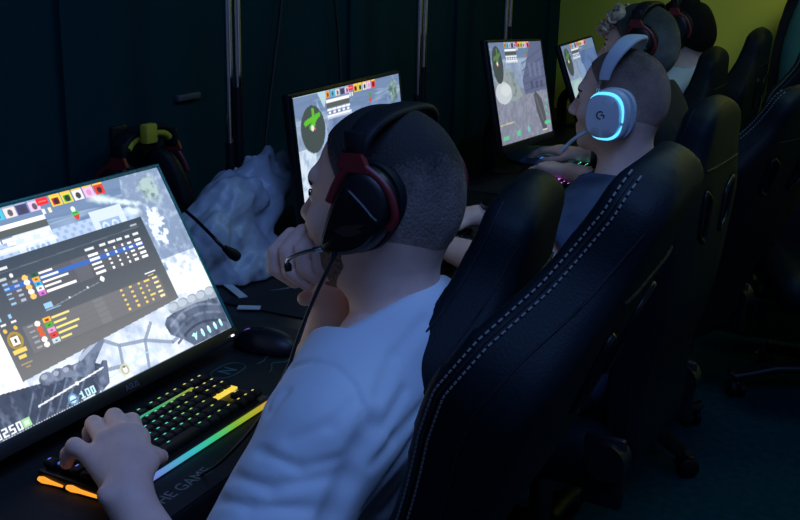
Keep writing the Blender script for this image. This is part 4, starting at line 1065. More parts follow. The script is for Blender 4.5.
# ---- the curly haired player in black
H3 = headM((-0.792, 3.15, 1.190), -3, 0, 0, 0.96)
T3 = shifted((-0.765, 3.15, 1.195), 0.02)
A3L = ((-0.775, 2.965, 0.99), (-0.760, 2.86, 0.835), (-0.935, 3.02, 0.838)); A3R = ((-0.755, 3.335, 0.99), (-0.775, 3.43, 0.835), (-0.985, 3.305, 0.838))
p3 = person('player with a curly brown fringe and shaved nape, dressed in black', H3, M_SKIN2, T3,
            [arm_prims(*A3L), arm_prims(*A3R), hand_prims(A3L[2], (-1, 0.3, 0.02), (0, 0, 1), (0.3, 1, 0), 0.95), hand_prims(A3R[2], (-1, 0.05, 0.06), (0, 0, 1), (0, -1, 0), 0.95, (12, 18, 14))], 0.006, neck_base=(-0.745, 3.15, 1.03))
shirt(p3, T3, [(A3L[0], (-0.77, 2.89, 0.885), 0.07, 0.066), (A3R[0], (-0.77, 3.40, 0.885), 0.07, 0.066)], M_BLACKCLOTH, ((-0.755, 3.15), 1.08, 0.5, 0.095), H3, h=0.008, collar=0.064)
trousers(p3, (-0.66, 3.15, 0.60), 3.15, -1.08)
HAIR3 = hair_mat('dark hair with clipped nape', (0.20, 0.19, 0.165), (0.035, 0.038, 0.034), -0.03, 0.11)
make_hair(p3, H3, 0.010, HAIR3, 0.002, 0.004)
curls = []
rr = random.Random(5)
for i in range(62):
    y = rr.uniform(-0.068, 0.068); u = rr.uniform(0, 1)
    base = Vector((0.058 + 0.058 * u - 0.30 * abs(y), y, 0.118 - 0.064 * u + rr.uniform(-0.006, 0.010)))
    rad = rr.uniform(0.008, 0.013); ph = rr.uniform(0, 6.28); turns = rr.uniform(1.1, 1.9); dr = Vector((rr.uniform(-0.2, 0.6), rr.uniform(-1, 1), rr.uniform(-0.9, 0.1))).normalized()
    u1, u2 = frame_at(dr, Vector((0, 0, 1)))
    curls.append([base + u1 * (rad * math.cos(ph + 6.28 * turns * k / 14)) + u2 * (rad * math.sin(ph + 6.28 * turns * k / 14)) + dr * (0.022 * k / 14) for k in range(15)])
F = Field((-0.02, -0.12, 0.02), (0.16, 0.12, 0.18), 0.0026)
for c in curls:
    for a, b in zip(c, c[1:]): F.add(cap(a, b, 0.0042, 0.0042, 0.001))
F.add(ell((0.050, 0, 0.096), (0.055, 0.066, 0.030), 0.004))
link('curly_fringe', F.mesh('curls'), mat('curly brown hair', (0.50, 0.36, 0.25), 0.6, var=0.5, vscale=60), p3, H3, 'curly brown fringe')

# ---- the black haired player in white
H4 = headM((-0.865, 4.06, 1.165), -6, 4, 0, 0.96)
T4 = shifted((-0.855, 4.06, 1.165), -0.06, 0.92)
A4L = ((-0.865, 3.895, 0.96), (-0.86, 3.82, 0.835), (-1.02, 3.95, 0.838)); A4R = ((-0.845, 4.225, 0.96), (-0.87, 4.31, 0.835), (-1.03, 4.20, 0.838))
p4 = person('black haired player in a white shirt, farthest of the row', H4, M_SKIN2, T4,
            [arm_prims(*A4L), arm_prims(*A4R), hand_prims(A4L[2], (-1, 0.2, 0.02), (0, 0, 1), (0.2, 1, 0), 0.9), hand_prims(A4R[2], (-1, -0.1, 0.02), (0, 0, 1), (0, -1, 0), 0.9)], 0.007, neck_base=(-0.835, 4.06, 1.0), faces=False)
shirt(p4, T4, [(A4L[0], (-0.865, 3.85, 0.87), 0.068, 0.064), (A4R[0], (-0.865, 4.28, 0.87), 0.068, 0.064)], M_PALECLOTH, ((-0.845, 4.06), 1.05, 0.4, 0.095), H4, h=0.009, collar=0.062)
trousers(p4, (-0.86, 4.06, 0.60), 4.06, -1.12)
make_hair(p4, H4, 0.016, mat('black hair', (0.004, 0.004, 0.005), 0.75, spec=0.15, bump=0.8, bscale=150), 0.003, 0.004,
          cutline=lambda x: np.interp(x, [-0.13, -0.085, -0.04, 0.0, 0.03, 0.06, 0.085, 0.12], [-0.055, -0.055, -0.03, -0.01, 0.01, 0.045, 0.07, 0.08]))
#@@PEOPLE
# ------------------------------------------------------------------ headsets
M_RED = mat('dark red plastic', (0.17, 0.012, 0.016), 0.42)
M_REDLOGO = mat('dim red print', (0.035, 0.008, 0.009), 0.5)
M_WHITEPL = mat('white plastic', (0.62, 0.66, 0.72), 0.4)
M_GREYFAB = mat('light grey knit', (0.50, 0.54, 0.60), 0.85, bump=0.3, bscale=400)
M_YELLOWFOAM = mat('yellow foam', (0.42, 0.36, 0.02), 0.8, bump=0.3, bscale=200)
CUP = [(-0.007, 0.074), (0.013, 0.042), (0.028, 0.002), (0.035, -0.028), (0.018, -0.036), (-0.013, -0.031), (-0.044, -0.017), (-0.066, 0.015), (-0.072, 0.040), (-0.065, 0.063), (-0.049, 0.079), (-0.028, 0.085)]
def closed_spline(P, k=5):
    out = []; n = len(P)
    for i in range(n):
        p0, p1, p2, p3 = (Vector(P[(i + j) % n]) for j in (-1, 0, 1, 2))
        for j in range(k):
            t = j / k; out.append(0.5 * ((2 * p1) + (p2 - p0) * t + (2 * p0 - 5 * p1 + 4 * p2 - p3) * t * t + (3 * p1 - p0 - 3 * p2 + p3) * t ** 3))
    return out
def cup_rings(outline, c, steps, side):
    """steps: (scale, y')"""
    return [[(c[0] + (p.x - c[0]) * s, side * y, c[1] + (p.y - c[1]) * s) for p in outline] for s, y in steps]

def band_path(hw_, zt, n=28, x=-0.018, zb=0.07, p=0.62):
    out = []
    for i in range(n + 1):
        a = PI * i / n; cy, sz = math.cos(a), math.sin(a)
        out.append(Vector((x - 0.006 * sz, hw_ * math.copysign(abs(cy) ** p, cy), zb + (zt - zb) * sz ** p)))
    return out
def ribbon(bm, path, w, t, wfun=None):
    """flat band: w along x, t thick, rounded edges"""
    rings = []
    for i, p in enumerate(path):
        tg = (path[min(i + 1, len(path) - 1)] - path[max(i - 1, 0)]).normalized()
        n = tg.cross(Vector((1, 0, 0))).normalized(); ww = w * (wfun(i / (len(path) - 1)) if wfun else 1)
        ring = []
        for k in range(16):
            a = 2 * PI * k / 16; ca, sa = math.cos(a), math.sin(a)
            ring.append(p + Vector((1, 0, 0)) * (ww / 2 * math.copysign(abs(ca) ** 0.5, ca)) + n * (t / 2 * math.copysign(abs(sa) ** 0.7, sa)))
        rings.append(ring)
    a_loft(bm, rings)

def black_headset(label, M, mic=True, cable=None, cushion=None):
    root = thing('headset', label, 'headset', M, 'black and red headsets')
    ol = closed_spline(CUP, 5); c = (-0.020, 0.026)
    for side in (1, -1):
        bm = bmesh.new(); a_loft(bm, cup_rings(ol, c, ((0.90, 0.086), (1.0, 0.090), (1.03, 0.100), (1.0, 0.110), (0.93, 0.118), (0.80, 0.122)), side)); cup = link('ear_cup', bm_mesh(bm, 'cup', 55), M_PLASTIC, root, M)
        bm = bmesh.new(); tri = closed_spline([(-0.010, 0.060), (0.004, 0.040), (0.018, 0.004), (0.024, -0.022), (0.012, -0.028), (-0.016, -0.024), (-0.042, -0.010), (-0.060, 0.018), (-0.050, 0.030), (-0.030, 0.048)], 5)
        a_loft(bm, cup_rings(tri, (-0.018, 0.012), ((1.0, 0.117), (1.0, 0.1235), (0.95, 0.1255), (0.4, 0.1262)), side)); link('ear_plate', bm_mesh(bm, 'plate', 40), M_GLOSS, cup, M)
        bm = bmesh.new(); a_loft(bm, cup_rings(ol, (-0.024, 0.026), ((0.96, 0.066), (1.06, 0.070), (1.10, 0.080), (1.06, 0.090)), side)); link('ear_pad', bm_mesh(bm, 'pad', 60), M_SOFT, root, M)
        fp = [(0.018, 0.037), (0.008, 0.060), (-0.006, 0.080), (-0.026, 0.088), (-0.050, 0.077), (-0.067, 0.061), (-0.076, 0.042), (-0.078, 0.024), (-0.070, 0.010)]
        bm = bmesh.new(); a_tube(bm, spline([(x, side * (0.116 - 0.004 * i / 8), z) for i, (x, z) in enumerate(fp)], 5), [0.0045] * 41, 10, flat=(1.35, 0.9), ref=Vector((0, 1, 0)))
        a_loft(bm, [[(x, side * y, z) for x, z in ((-0.030, 0.104), (-0.002, 0.104), (0.006, 0.086), (-0.014, 0.080), (-0.042, 0.080))] for y in (0.108, 0.119)])
        link('fork', bm_mesh(bm, 'fork', 45), M_RED, root, M, 'dark red fork')
        # eye shaped swoosh on the plate
        sw = [(0.004, 0.002), (-0.008, 0.010), (-0.026, 0.014), (-0.044, 0.016), (-0.030, 0.008), (-0.040, 0.006), (-0.028, 0.000), (-0.012, -0.004)]
        bm = bmesh.new(); a_loft(bm, [[(x, side * y, z) for x, z in sw] for y in (0.1255, 0.1268)]); link('emblem', bm_mesh(bm, 'emblem'), M_REDLOGO, cup, M)
        # slider between cup fork and band
        bm = bmesh.new(); a_box(bm, (-0.016, side * 0.110, 0.112), (0.028, 0.012, 0.040), Matrix.Rotation(side * -0.06, 4, 'X'), bev=0.004); a_cyl(bm, (-0.006, side * 0.114, 0.106), (-0.006, side * 0.1185, 0.106), 0.003)
        link('slider', bm_mesh(bm, 'slider', 40), M_PLASTIC, root, M)
    bm = bmesh.new(); ribbon(bm, band_path(0.106, 0.146, zb=0.100, p=0.75), 0.036, 0.013, lambda t: 0.85 + 0.35 * math.sin(PI * t)); link('headband', bm_mesh(bm, 'band', 55), M_SOFT, root, M)
    if cushion is not None:
        bm = bmesh.new(); ribbon(bm, [p for p in band_path(0.092, 0.134, zb=0.095, p=0.75)][4:-4], 0.038, 0.016); link('band_cushion', bm_mesh(bm, 'cushion', 55), cushion, root, M, 'yellow band cushion')
    if mic:
        pts = spline([(0.020, 0.108, -0.027), (0.034, 0.117, -0.029), (0.055, 0.116, -0.036), (0.076, 0.112, -0.046), (0.087, 0.109, -0.054), (0.088, 0.108, -0.062)], 6)
        bm = bmesh.new(); a_tube(bm, pts, 0.0028, 10); a_tube(bm, pts[1:9], 0.0042, 10); m = link('microphone_boom', bm_mesh(bm, 'boom', 50), M_SILVER if mic == 'silver' else M_PLASTIC, root, M)
        bm = bmesh.new(); a_tube(bm, [pts[-4], pts[-1], pts[-1] + Vector((-0.001, 0, -0.007))], [0.0045, 0.006, 0.005], 12); link('microphone', bm_mesh(bm, 'mic', 50), M_PLASTIC, m, M)
    if cable:
        bm = bmesh.new(); a_tube(bm, spline(cable, 8), 0.0024, 8); a_tube(bm, [cable[0], Vector(cable[0]).lerp(Vector(cable[1]), 0.5), cable[1]], [0.006, 0.005, 0.003], 10); link('cable', bm_mesh(bm, 'cable', 50), M_RUBBER, root)
    return root

black_headset('black headset with dark red forks on the man in the white T-shirt', H1 @ Matrix.Translation((0.000, 0, -0.011)) @ Matrix.Diagonal((0.96, 0.98, 0.94, 1)), 'silver',
              [(-0.596, 1.052, 1.137), (-0.600, 1.045, 1.115), (-0.612, 1.035, 1.082), (-0.626, 1.030, 1.045), (-0.638, 1.025, 1.008), (-0.648, 1.02, 0.975), (-0.69, 1.02, 0.90), (-0.75, 1.03, 0.83), (-0.80, 1.05, 0.787)])
black_headset('black headset with red trim on the curly haired player', H3 @ Matrix.Translation((-0.006, 0, -0.008)), True)
black_headset('black headset with red trim on the black haired player', H4 @ Matrix.Translation((0.004, 0, -0.006)) @ Matrix.Diagonal((1, 1.10, 1.14, 1)), True)

def white_headset(label, M):
    root = thing('headset', label, 'headset', M)
    def oval(cx, cz, a, b, y, n=40, e=0.8):
        return [(cx + a * math.copysign(abs(math.cos(t)) ** e, math.cos(t)), y, cz + b * math.copysign(abs(math.sin(t)) ** e, math.sin(t))) for t in (2 * PI * k / n for k in range(n))]
    for s in (1, -1):
        bm = bmesh.new(); a_loft(bm, [oval(-0.010, -0.014, 0.052 * q, 0.060 * q, s * y) for q, y in ((0.85, 0.068), (1.0, 0.074), (1.03, 0.086), (0.98, 0.096))]); link('ear_pad', bm_mesh(bm, 'pad', 60), M_GREYFAB, root, M)
        bm = bmesh.new(); a_loft(bm, [oval(-0.004, -0.015, 0.050 * q, 0.060 * q, s * y) for q, y in ((1.0, 0.094), (1.0, 0.106), (0.95, 0.113), (0.88, 0.116))]); cup = link('ear_cup', bm_mesh(bm, 'cup', 55), M_WHITEPL, root, M)
        bm = bmesh.new(); a_loft(bm, [oval(0.006, -0.017, 0.041 * q, 0.050 * q, s * y, e=0.75) for q, y in ((1.0, 0.114), (1.0, 0.121), (0.94, 0.1245), (0.5, 0.1262))]); plate = link('ear_plate', bm_mesh(bm, 'plate', 45), M_WHITEPL, cup, M)
        # the ring of light between plate and cup, broken at the front
        for t0, t1, nm in ((-0.05, 0.78, 'upper'), (-0.68, -0.09, 'lower')):
            n = 30; pts = []; rs = []
            for k in range(n + 1):
                t = PI * (t0 + (t1 - t0) * k / n); e = 0.8
                ct, st = -math.cos(t), math.sin(t)
                pts.append((0.003 + 0.0435 * math.copysign(abs(ct) ** e, ct), s * 0.1175, -0.0165 + 0.0525 * math.copysign(abs(st) ** e, st)))
                q = k / n; rs.append(0.0009 + 0.0028 * math.sin(PI * min(1, max(0, (0.9 * q + 0.08) if nm == 'upper' else q))) ** 0.8)
            bm = bmesh.new(); a_tube(bm, pts, rs, 8, ref=Vector((0, 1, 0)))
            link('light_ring', bm_mesh(bm, 'ring', 60), mat('cyan light ring', (0.02, 0.3, 0.4), emit=(0.10, 0.55, 1.0), estr=1.7), cup, M)
        # rounded G-like mark: open arc with a small bar
        bm = bmesh.new()
        arc = [(0.010 + 0.0085 * math.cos(a), s * 0.1262, -0.014 + 0.0085 * math.sin(a)) for a in (math.radians(20 + 250 * k / 16) for k in range(17))] if s > 0 else [(0.010 - 0.0085 * math.cos(a), s * 0.1262, -0.014 + 0.0085 * math.sin(a)) for a in (math.radians(20 + 250 * k / 16) for k in range(17))]
        arc = [(0.020 - x if s > 0 else x, y, z) for x, y, z in arc] if s > 0 else arc
        arc = [(0.010 - (0.0085 * math.cos(math.radians(50 + 230 * k / 16))) * (1 if s > 0 else -1) * 1, s * 0.1262, -0.014 + 0.0085 * math.sin(math.radians(50 + 230 * k / 16))) for k in range(17)]
        a_tube(bm, arc, 0.0016, 6, ref=Vector((0, 1, 0)))
        sx = -1 if s > 0 else 1
        a_tube(bm, [(0.010 + sx * 0.001, s * 0.1262, -0.013), (0.010 + sx * 0.0085, s * 0.1262, -0.013), (0.010 + sx * 0.0085, s * 0.1262, -0.020)], 0.0016, 6, ref=Vector((0, 1, 0)))
        link('emblem', bm_mesh(bm, 'emblem'), M_PLASTIC, plate, M)
        bm = bmesh.new(); a_tube(bm, [(0.024, s * 0.110, 0.030), (0.024, s * 0.112, 0.052), (0.018, s * 0.108, 0.078)], 0.0042, 12); link('slider', bm_mesh(bm, 'slider', 50), M_SILVER, root, M)
    path = band_path(0.110, 0.156, n=36, x=0.012, zb=0.066, p=0.78)
    for i, p in enumerate(path): p.x -= 0.030 * math.sin(PI * i / 36) ** 1.2
    bm = bmesh.new(); ribbon(bm, path, 0.038, 0.014, lambda t: 0.62 + 0.55 * math.sin(PI * t) ** 0.8); link('headband', bm_mesh(bm, 'band', 55), M_GREYFAB, root, M)
    pts = spline([(0.036, 0.110, -0.052), (0.058, 0.112, -0.066), (0.080, 0.108, -0.084), (0.100, 0.100, -0.106)], 6)
    bm = bmesh.new(); a_tube(bm, pts, [0.0046] * (len(pts) - 3) + [0.0058, 0.0062, 0.0062], 10); a_tube(bm, [pts[-1], pts[-1] + Vector((0.006, -0.002, -0.007))], [0.006, 0.005], 10); link('microphone_boom', bm_mesh(bm, 'boom', 50), M_WHITEPL, root, M)
    return root
white_headset('white headset with a glowing cyan ring on its ear cup', H2)

# headset hanging on a hook on the dark wall, facing into the room
HH = axes((-1.455, 1.78, 0.940), (0.985, 0.17, 0), (-0.17, 0.985, 0), (0, 0, 1))
hh = black_headset('black headset with yellow band cushion hanging on the wall behind the nearest monitor', HH, False, None, M_YELLOWFOAM)
stem = spline([(-1.42, 1.80, 0.930), (-1.36, 1.735, 0.945), (-1.26, 1.658, 0.945), (-1.185, 1.605, 0.937), (-1.16, 1.606, 0.917), (-1.15, 1.64, 0.889)], 6)
bm = bmesh.new(); a_tube(bm, stem, 0.0035, 10); m_ = link('microphone_boom', bm_mesh(bm, 'boom', 50), M_PLASTIC, hh)
bm = bmesh.new(); a_tube(bm, [stem[-6], stem[-3], stem[-1]], [0.006, 0.011, 0.010], 14); link('microphone', bm_mesh(bm, 'mic', 50), M_SOFT, m_)
hk = thing('wall_hook', 'small yellow topped hook on the dark wall that holds a headset', 'hook', Matrix.Translation((XW, 1.79, 1.10)))
bm = bmesh.new(); a_cyl(bm, (XW, 1.78, 1.060), (-1.44, 1.78, 1.060), 0.010); a_box(bm, (XW + 0.004, 1.78, 1.060), (0.008, 0.05, 0.05), bev=0.003); link('peg', bm_mesh(bm, 'peg', 40), M_PLASTIC, hk)
link('end_cap', box_mesh((-1.432, 1.74, 1.085), (0.02, 0.035, 0.04), bev=0.004), M_YELLOWFOAM, hk, None, 'yellow end cap')

# ------------------------------------------------------------------ watch and bracelet
Wd = (Vector(A2R[2]) - Vector(A2R[1])).normalized(); wc = Vector(A2R[2]) - Wd * 0.028
wt = thing('wristwatch', 'metal wristwatch on the far wrist of the man with the white headset', 'watch', Matrix.Translation(wc))
u, v = frame_at(Wd, Vector((0, 0, 1)))
bm = bmesh.new()
for k in range(22):
    a = 2 * PI * k / 22; p = wc + (u * math.cos(a) + v * math.sin(a)) * 0.0305
    a_box(bm, p, (0.017, 0.0075, 0.004), axes((0, 0, 0), Wd, (v * math.cos(a) - u * math.sin(a)), (u * math.cos(a) + v * math.sin(a))), bev=0.001, seg=1)
link('band', bm_mesh(bm, 'band', 40), M_SILVER, wt)
up = Vector((0.10, -0.35, 0.93)).normalized(); bm = bmesh.new(); a_tube(bm, [wc + up * 0.030, wc + up * 0.037, wc + up * 0.040], [0.019, 0.019, 0.017], 28); link('case', bm_mesh(bm, 'case', 40), M_STEEL, wt)
bm = bmesh.new(); a_cyl(bm, wc + up * 0.0395, wc + up * 0.0408, 0.0155, n=28); link('dial', bm_mesh(bm, 'dial', 40), M_GLOSS, wt)
Wd = (Vector(A2L[2]) - Vector(A2L[1])).normalized(); wc = Vector(A2L[2]) - Wd * 0.012; u, v = frame_at(Wd, Vector((0, 0, 1)))
bm = bmesh.new()
for k in range(18):
    a = 2 * PI * k / 18; bmesh.ops.create_uvsphere(bm, u_segments=12, v_segments=8, radius=0.0055, matrix=Matrix.Translation(wc + (u * math.cos(a) + v * math.sin(a)) * 0.0310))
bm2 = bm_mesh(bm, 'beads', 60)
bl = link('bead_bracelet', bm2, mat('polished dark stone', (0.02, 0.025, 0.05), 0.15)); tag(bl, 'dark bead bracelet on the near wrist of the man with the white headset', 'bracelet')

# ------------------------------------------------------------------ keyboards
M_KEY = mat('black keycap', (0.004, 0.005, 0.007), 0.6, spec=0.2, var=0.2, vscale=40)
def keyboard(label, c, legend, bar, glow, lit_gap=True, L=0.356, Dp=0.130, far=False):
    """front edge towards +X, its length along Y"""
    M = Matrix.Translation(c)
    root = thing('keyboard', label, 'keyboard', M, 'keyboards on the desk')
    bm = bmesh.new(); a_box(bm, (0, 0, 0.011), (Dp, L, 0.020), Matrix.Rotation(0.03, 4, 'Y'), bev=0.004); link('case', bm_mesh(bm, 'case', 40), M_PLASTIC, root, M)
    bmK, bmL = bmesh.new(), bmesh.new()
    u = 0.0190; y0 = -L / 2 + 0.0055; xs = [-0.052, -0.0285, -0.0095, 0.0095, 0.0285, 0.0475]
    rows = [[1, -1, 1, 1, 1, 1, -.5, 1, 1, 1, 1, -.5, 1, 1, 1, 1, -.25, 1, 1, 1], [1] * 13 + [2, -.25, 1, 1, 1], [1.5] + [1] * 12 + [1.5, -.25, 1, 1, 1], [1.75] + [1] * 11 + [2.25], [2.25] + [1] * 10 + [2.75, -1.25, 1], [1.25, 1.25, 1.25, 6.25, 1.25, 1.25, 1.25, 1.25, -.25, 1, 1, 1]]
    for x, row in zip(xs, rows):
        y = y0
        for w in row:
            if w < 0: y += -w * u * 0.985; continue
            wd = w * u * 0.985; z = 0.0275 - 0.03 * x
            a_box(bmK, (x, y + wd / 2, z), (0.0175, wd - 0.0014, 0.010), None, 0.0025, 1)
            a_box(bmL, (x - 0.004, y + wd / 2, z + 0.0051), (0.0020, min(0.0050, wd * 0.3), 0.0006))
            y += wd
    link('keycaps', bm_mesh(bmK, 'keycaps', 40), M_KEY, root, M); link('lettering', bm_mesh(bmL, 'legends'), legend, root, M)
    if bar is not None:
        bm = bmesh.new(); a_tube(bm, [(Dp / 2 + 0.002, -L / 2 + 0.004, 0.012), (Dp / 2 + 0.002, L / 2 - 0.004, 0.012)], 0.0042, 10); link('light_bar', bm_mesh(bm, 'bar', 60), bar, root, M)
    if glow is not None:
        bm = bmesh.new(); a_box(bm, (-0.0402, -0.02, 0.0300), (0.0055, L * 0.80, 0.003)); link('light_strip', bm_mesh(bm, 'strip'), glow, root, M, 'lit gap under the function keys')
    return root
stops = [(0.0, (0.10, 0.10, 0.9)), (0.12, (0.25, 0.35, 1.0)), (0.3, (0.05, 0.65, 0.75)), (0.5, (0.10, 0.85, 0.55)), (0.68, (0.35, 0.9, 0.15)), (0.8, (0.9, 0.85, 0.1)), (1.0, (0.95, 0.80, 0.35))]
kb = keyboard('black keyboard with rainbow lights under the hand before the nearest monitor', (-0.912, 1.112, 0.780), glow_ramp('rainbow legends', 'Y', stops, 0.75, (-0.178, 0.178)),
         glow_ramp('rainbow light bar', 'Y', [(0.0, (1.0, 0.35, 0.05)), (0.2, (0.2, 0.3, 0.9)), (0.42, (0.05, 0.65, 0.75)), (0.58, (0.06, 0.75, 0.30)), (0.7, (0.25, 0.65, 0.05)), (0.88, (0.65, 0.55, 0.03)), (1.0, (0.9, 0.42, 0.10))], 0.7, (-0.178, 0.178)),
         glow_ramp('green key glow', 'Y', [(0.0, (0.05, 0.2, 0.9)), (0.2, (0.1, 0.3, 0.9)), (0.36, (0.03, 0.5, 0.4)), (0.6, (0.04, 0.6, 0.25)), (0.8, (0.4, 0.55, 0.03)), (1.0, (0.8, 0.6, 0.05))], 0.6, (-0.178, 0.178)))
KM = Matrix.Translation((-0.912, 1.112, 0.780))
bm = bmesh.new(); a_tube(bm, [(-0.060, -0.180, 0.012), (-0.052, -0.180, 0.012), (-0.040, -0.180, 0.0115), (-0.020, -0.180, 0.011)], [0.0030, 0.0046, 0.0030, 0.0016], 10); a_tube(bm, [(-0.012, -0.180, 0.012), (-0.004, -0.180, 0.012), (0.010, -0.180, 0.0115), (0.055, -0.180, 0.011)], [0.0030, 0.0046, 0.0030, 0.0016], 10)
link('side_light', bm_mesh(bm, 'side', 60), mat('amber light', (0.2, 0.1, 0.01), emit=(1.0, 0.36, 0.03), estr=1.1), kb, KM, 'amber side light')
bm = bmesh.new(); a_box(bm, (0.002, 0.146, 0.0235), (0.012, 0.050, 0.003)); bmesh.ops.create_uvsphere(bm, u_segments=14, v_segments=8, radius=0.007, matrix=Matrix.Translation((0.021, 0.148, 0.024)))
link('arrow_key_glow', bm_mesh(bm, 'ag', 50), mat('yellow light', (0.2, 0.15, 0.01), emit=(0.85, 0.62, 0.08), estr=1.1), kb, KM)
keyboard('compact keyboard with violet and cyan lights at the place of the curly haired player', (-0.925, 3.13, 0.780), glow_ramp('violet cyan legends', 'Y', [(0.0, (0.5, 0.2, 1.0)), (0.25, (0.95, 0.2, 0.8)), (0.45, (0.15, 0.45, 1.0)), (0.7, (0.1, 0.8, 0.9)), (1.0, (0.1, 0.9, 0.6))], 3.0, (-0.178, 0.178)), None,
         glow_ramp('violet glow', 'Y', [(0.0, (0.3, 0.1, 0.9)), (0.5, (0.8, 0.2, 0.8)), (1.0, (0.1, 0.7, 0.8))], 1.2, (-0.178, 0.178)))
keyboard('unlit black keyboard under the hands of the man with the white headset', (-0.955, 2.18, 0.780), mat('dim legend', (0.25, 0.27, 0.3), 0.6), None, None)

# ------------------------------------------------------------------ mouse mats with their printed marks
def mousemat(label, x0, x1, y0, y1):
    root = thing('mouse_mat', label, 'mouse mat', Matrix.Translation(((x0 + x1) / 2, (y0 + y1) / 2, DZ)))
    bm = bmesh.new(); a_box(bm, ((x0 + x1) / 2, (y0 + y1) / 2, DZ + 0.0018), (x1 - x0, y1 - y0, 0.0032), bev=0.001); link('mat', bm_mesh(bm, 'mat', 40), mat('black woven cloth', (0.007, 0.0075, 0.009), 0.75, bump=0.3, bscale=900), root); return root
mm = mousemat('black mouse mat lettered THE GAME under the nearest keyboard', -1.19, -0.772, 0.80, 1.60)
T = axes((-0.806, 1.013, DZ + 0.0036), (0, 1, 0), (-1, 0, 0), (0, 0, 1))
link('lettering', text_mesh('THE GAME', 0.0255, 0.0002), mat('faded grey print', (0.16, 0.17, 0.155), 0.7), mm, T)
bm = bmesh.new(); pill = [(-0.985 + 0.020 * math.copysign(abs(math.sin(a)) ** 0.8, math.sin(a)), 1.372 + 0.036 * math.copysign(abs(math.cos(a)) ** 0.7, math.cos(a)), DZ + 0.004) for a in (2 * PI * k / 40 for k in range(40))]
a_tube(bm, pill, 0.0011, 6, closed=True); link('outline', bm_mesh(bm, 'pill'), mat('faded teal print', (0.03, 0.10, 0.09), 0.7), mm)
link('lettering', text_mesh('N', 0.036, 0.0002), mat('faded cyan print', (0.09, 0.19, 0.21), 0.7), mm, axes((-0.985, 1.372, DZ + 0.0036), (0, 1, 0), (-1, 0, 0), (0, 0, 1)))
bm = bmesh.new()
a_tube(bm, spline([(-0.96 + 0.012 * math.sin(3 * k), 1.42 + 0.018 * k, DZ + 0.0037) for k in range(5)], 4), 0.0012, 6); a_tube(bm, spline([(-0.93 + 0.010 * math.sin(2 * k + 1), 1.40 + 0.018 * k, DZ + 0.0037) for k in range(5)], 4), 0.0012, 6)
link('scribble', bm_mesh(bm, 'sc'), MATS['faded teal print'], mm)
mm2 = mousemat('black mouse mat with pale wavy contour lines beside the white plastic bag', -1.20, -0.80, 1.66, 2.62)
bm = bmesh.new()
for j in range(5):
    q = 0.018 * j
    a_tube(bm, spline([(-1.16 + q * 0.5, 1.77 + q * 0.9, DZ + 0.0037), (-1.135 + q * 0.3, 1.80 + q * 1.0, DZ + 0.0037), (-1.14 + q * 0.2, 1.835 + q * 1.1, DZ + 0.0037), (-1.105 + q * 0.1, 1.85 + q * 1.2, DZ + 0.0037), (-1.085, 1.825 + q * 1.2, DZ + 0.0037), (-1.06, 1.84 + q * 1.25, DZ + 0.0037), (-1.03, 1.83 + q * 1.3, DZ + 0.0037)], 6), 0.0009, 6)
link('contour_lines', bm_mesh(bm, 'waves'), mat('pale print', (0.10, 0.11, 0.12), 0.7), mm2)
mousemat('black mouse mat under the violet lit keyboard', -1.22, -0.82, 2.86, 3.56)

# ------------------------------------------------------------------ mice
def mouse(label, c, yaw, body, light):
    M = Matrix.Translation(c) @ Matrix.Rotation(math.radians(yaw), 4, 'Z')
    root = thing('computer_mouse', label, 'mouse', M)
    F = Field((-0.075, -0.045, -0.006), (0.075, 0.045, 0.05), 0.003)
    F.add(ell((0.008, 0, 0.008), (0.055, 0.031, 0.031), 0.0), ell((-0.022, 0, 0.006), (0.040, 0.029, 0.022), 0.02))
    F.cut(lambda X, Y, Z: 0.001 - Z + 0 * X + 0 * Y, 0.003); F.add(rbox((-0.035, 0, 0.026), (0.03, 0.0011, 0.012), 0.001, 0.001, 's'))
    link('shell', relax(F.mesh('shell'), 1), body, root, M)
    bm = bmesh.new(); a_cyl(bm, (-0.036, -0.004, 0.0235), (-0.036, 0.004, 0.0235), 0.0085, n=20); link('scroll_wheel', bm_mesh(bm, 'wheel', 40), light, root, M)
    return root
mouse('dark mouse with a faint violet glow right of the nearest keyboard', (-0.985, 1.485, DZ + 0.0036), 0, mat('dark violet plastic', (0.006, 0.005, 0.010), 0.45), mat('violet light', (0.05, 0.02, 0.1), emit=(0.25, 0.10, 0.6), estr=0.5))
mouse('pale mouse with a blue light under the hand before the stone path monitor', (-1.075, 3.30, DZ + 0.0036), 0, mat('pale grey plastic', (0.35, 0.40, 0.48), 0.4), mat('blue light', (0.02, 0.05, 0.3), emit=(0.05, 0.2, 1.0), estr=3.0))

# ------------------------------------------------------------------ crumpled bags
def crumple(name, label, cat, lo, hi, prims, h, amp, material, seed, extra_cut=None, move=(0, 0, 0)):
    T = Matrix.Translation(move); prims = [q.xf(T) for q in prims]; extra_cut = [q.xf(T) for q in extra_cut] if extra_cut else None
    F = Field(lo, hi, h); F.add(*prims); X, Y, Z = F.full()
    r = np.random.default_rng(seed); d = 0
    for i in range(14):      # creases: folded sheets give sharp ridges
        n = r.normal(size=3); n /= np.linalg.norm(n); f = r.uniform(34, 150); ph = r.uniform(0, 6.28); w = r.normal(size=3); w /= np.linalg.norm(w)
        q = f * (n[0] * X + n[1] * Y + n[2] * Z) + ph + 0.8 * np.sin(0.7 * f * (w[0] * X + w[1] * Y + w[2] * Z) + ph * 2)
        d = d + (np.abs((q / PI) % 2 - 1) - 0.5) * (48 / f)
    F.a = (F.a + amp * d / 3).astype(np.float32)
    F.cut(lambda X, Y, Z: DZ + 0.001 - Z + 0 * X + 0 * Y, 0.002)
    if extra_cut: F.add(*extra_cut)
    return tag(link(name, relax(F.mesh(name), 1, 0.4), material), label, cat)
M_BAG = mat('thin white plastic film', (0.48, 0.52, 0.57), 0.38, spec=0.5, bump=1.0, bscale=28, sss=0.0)
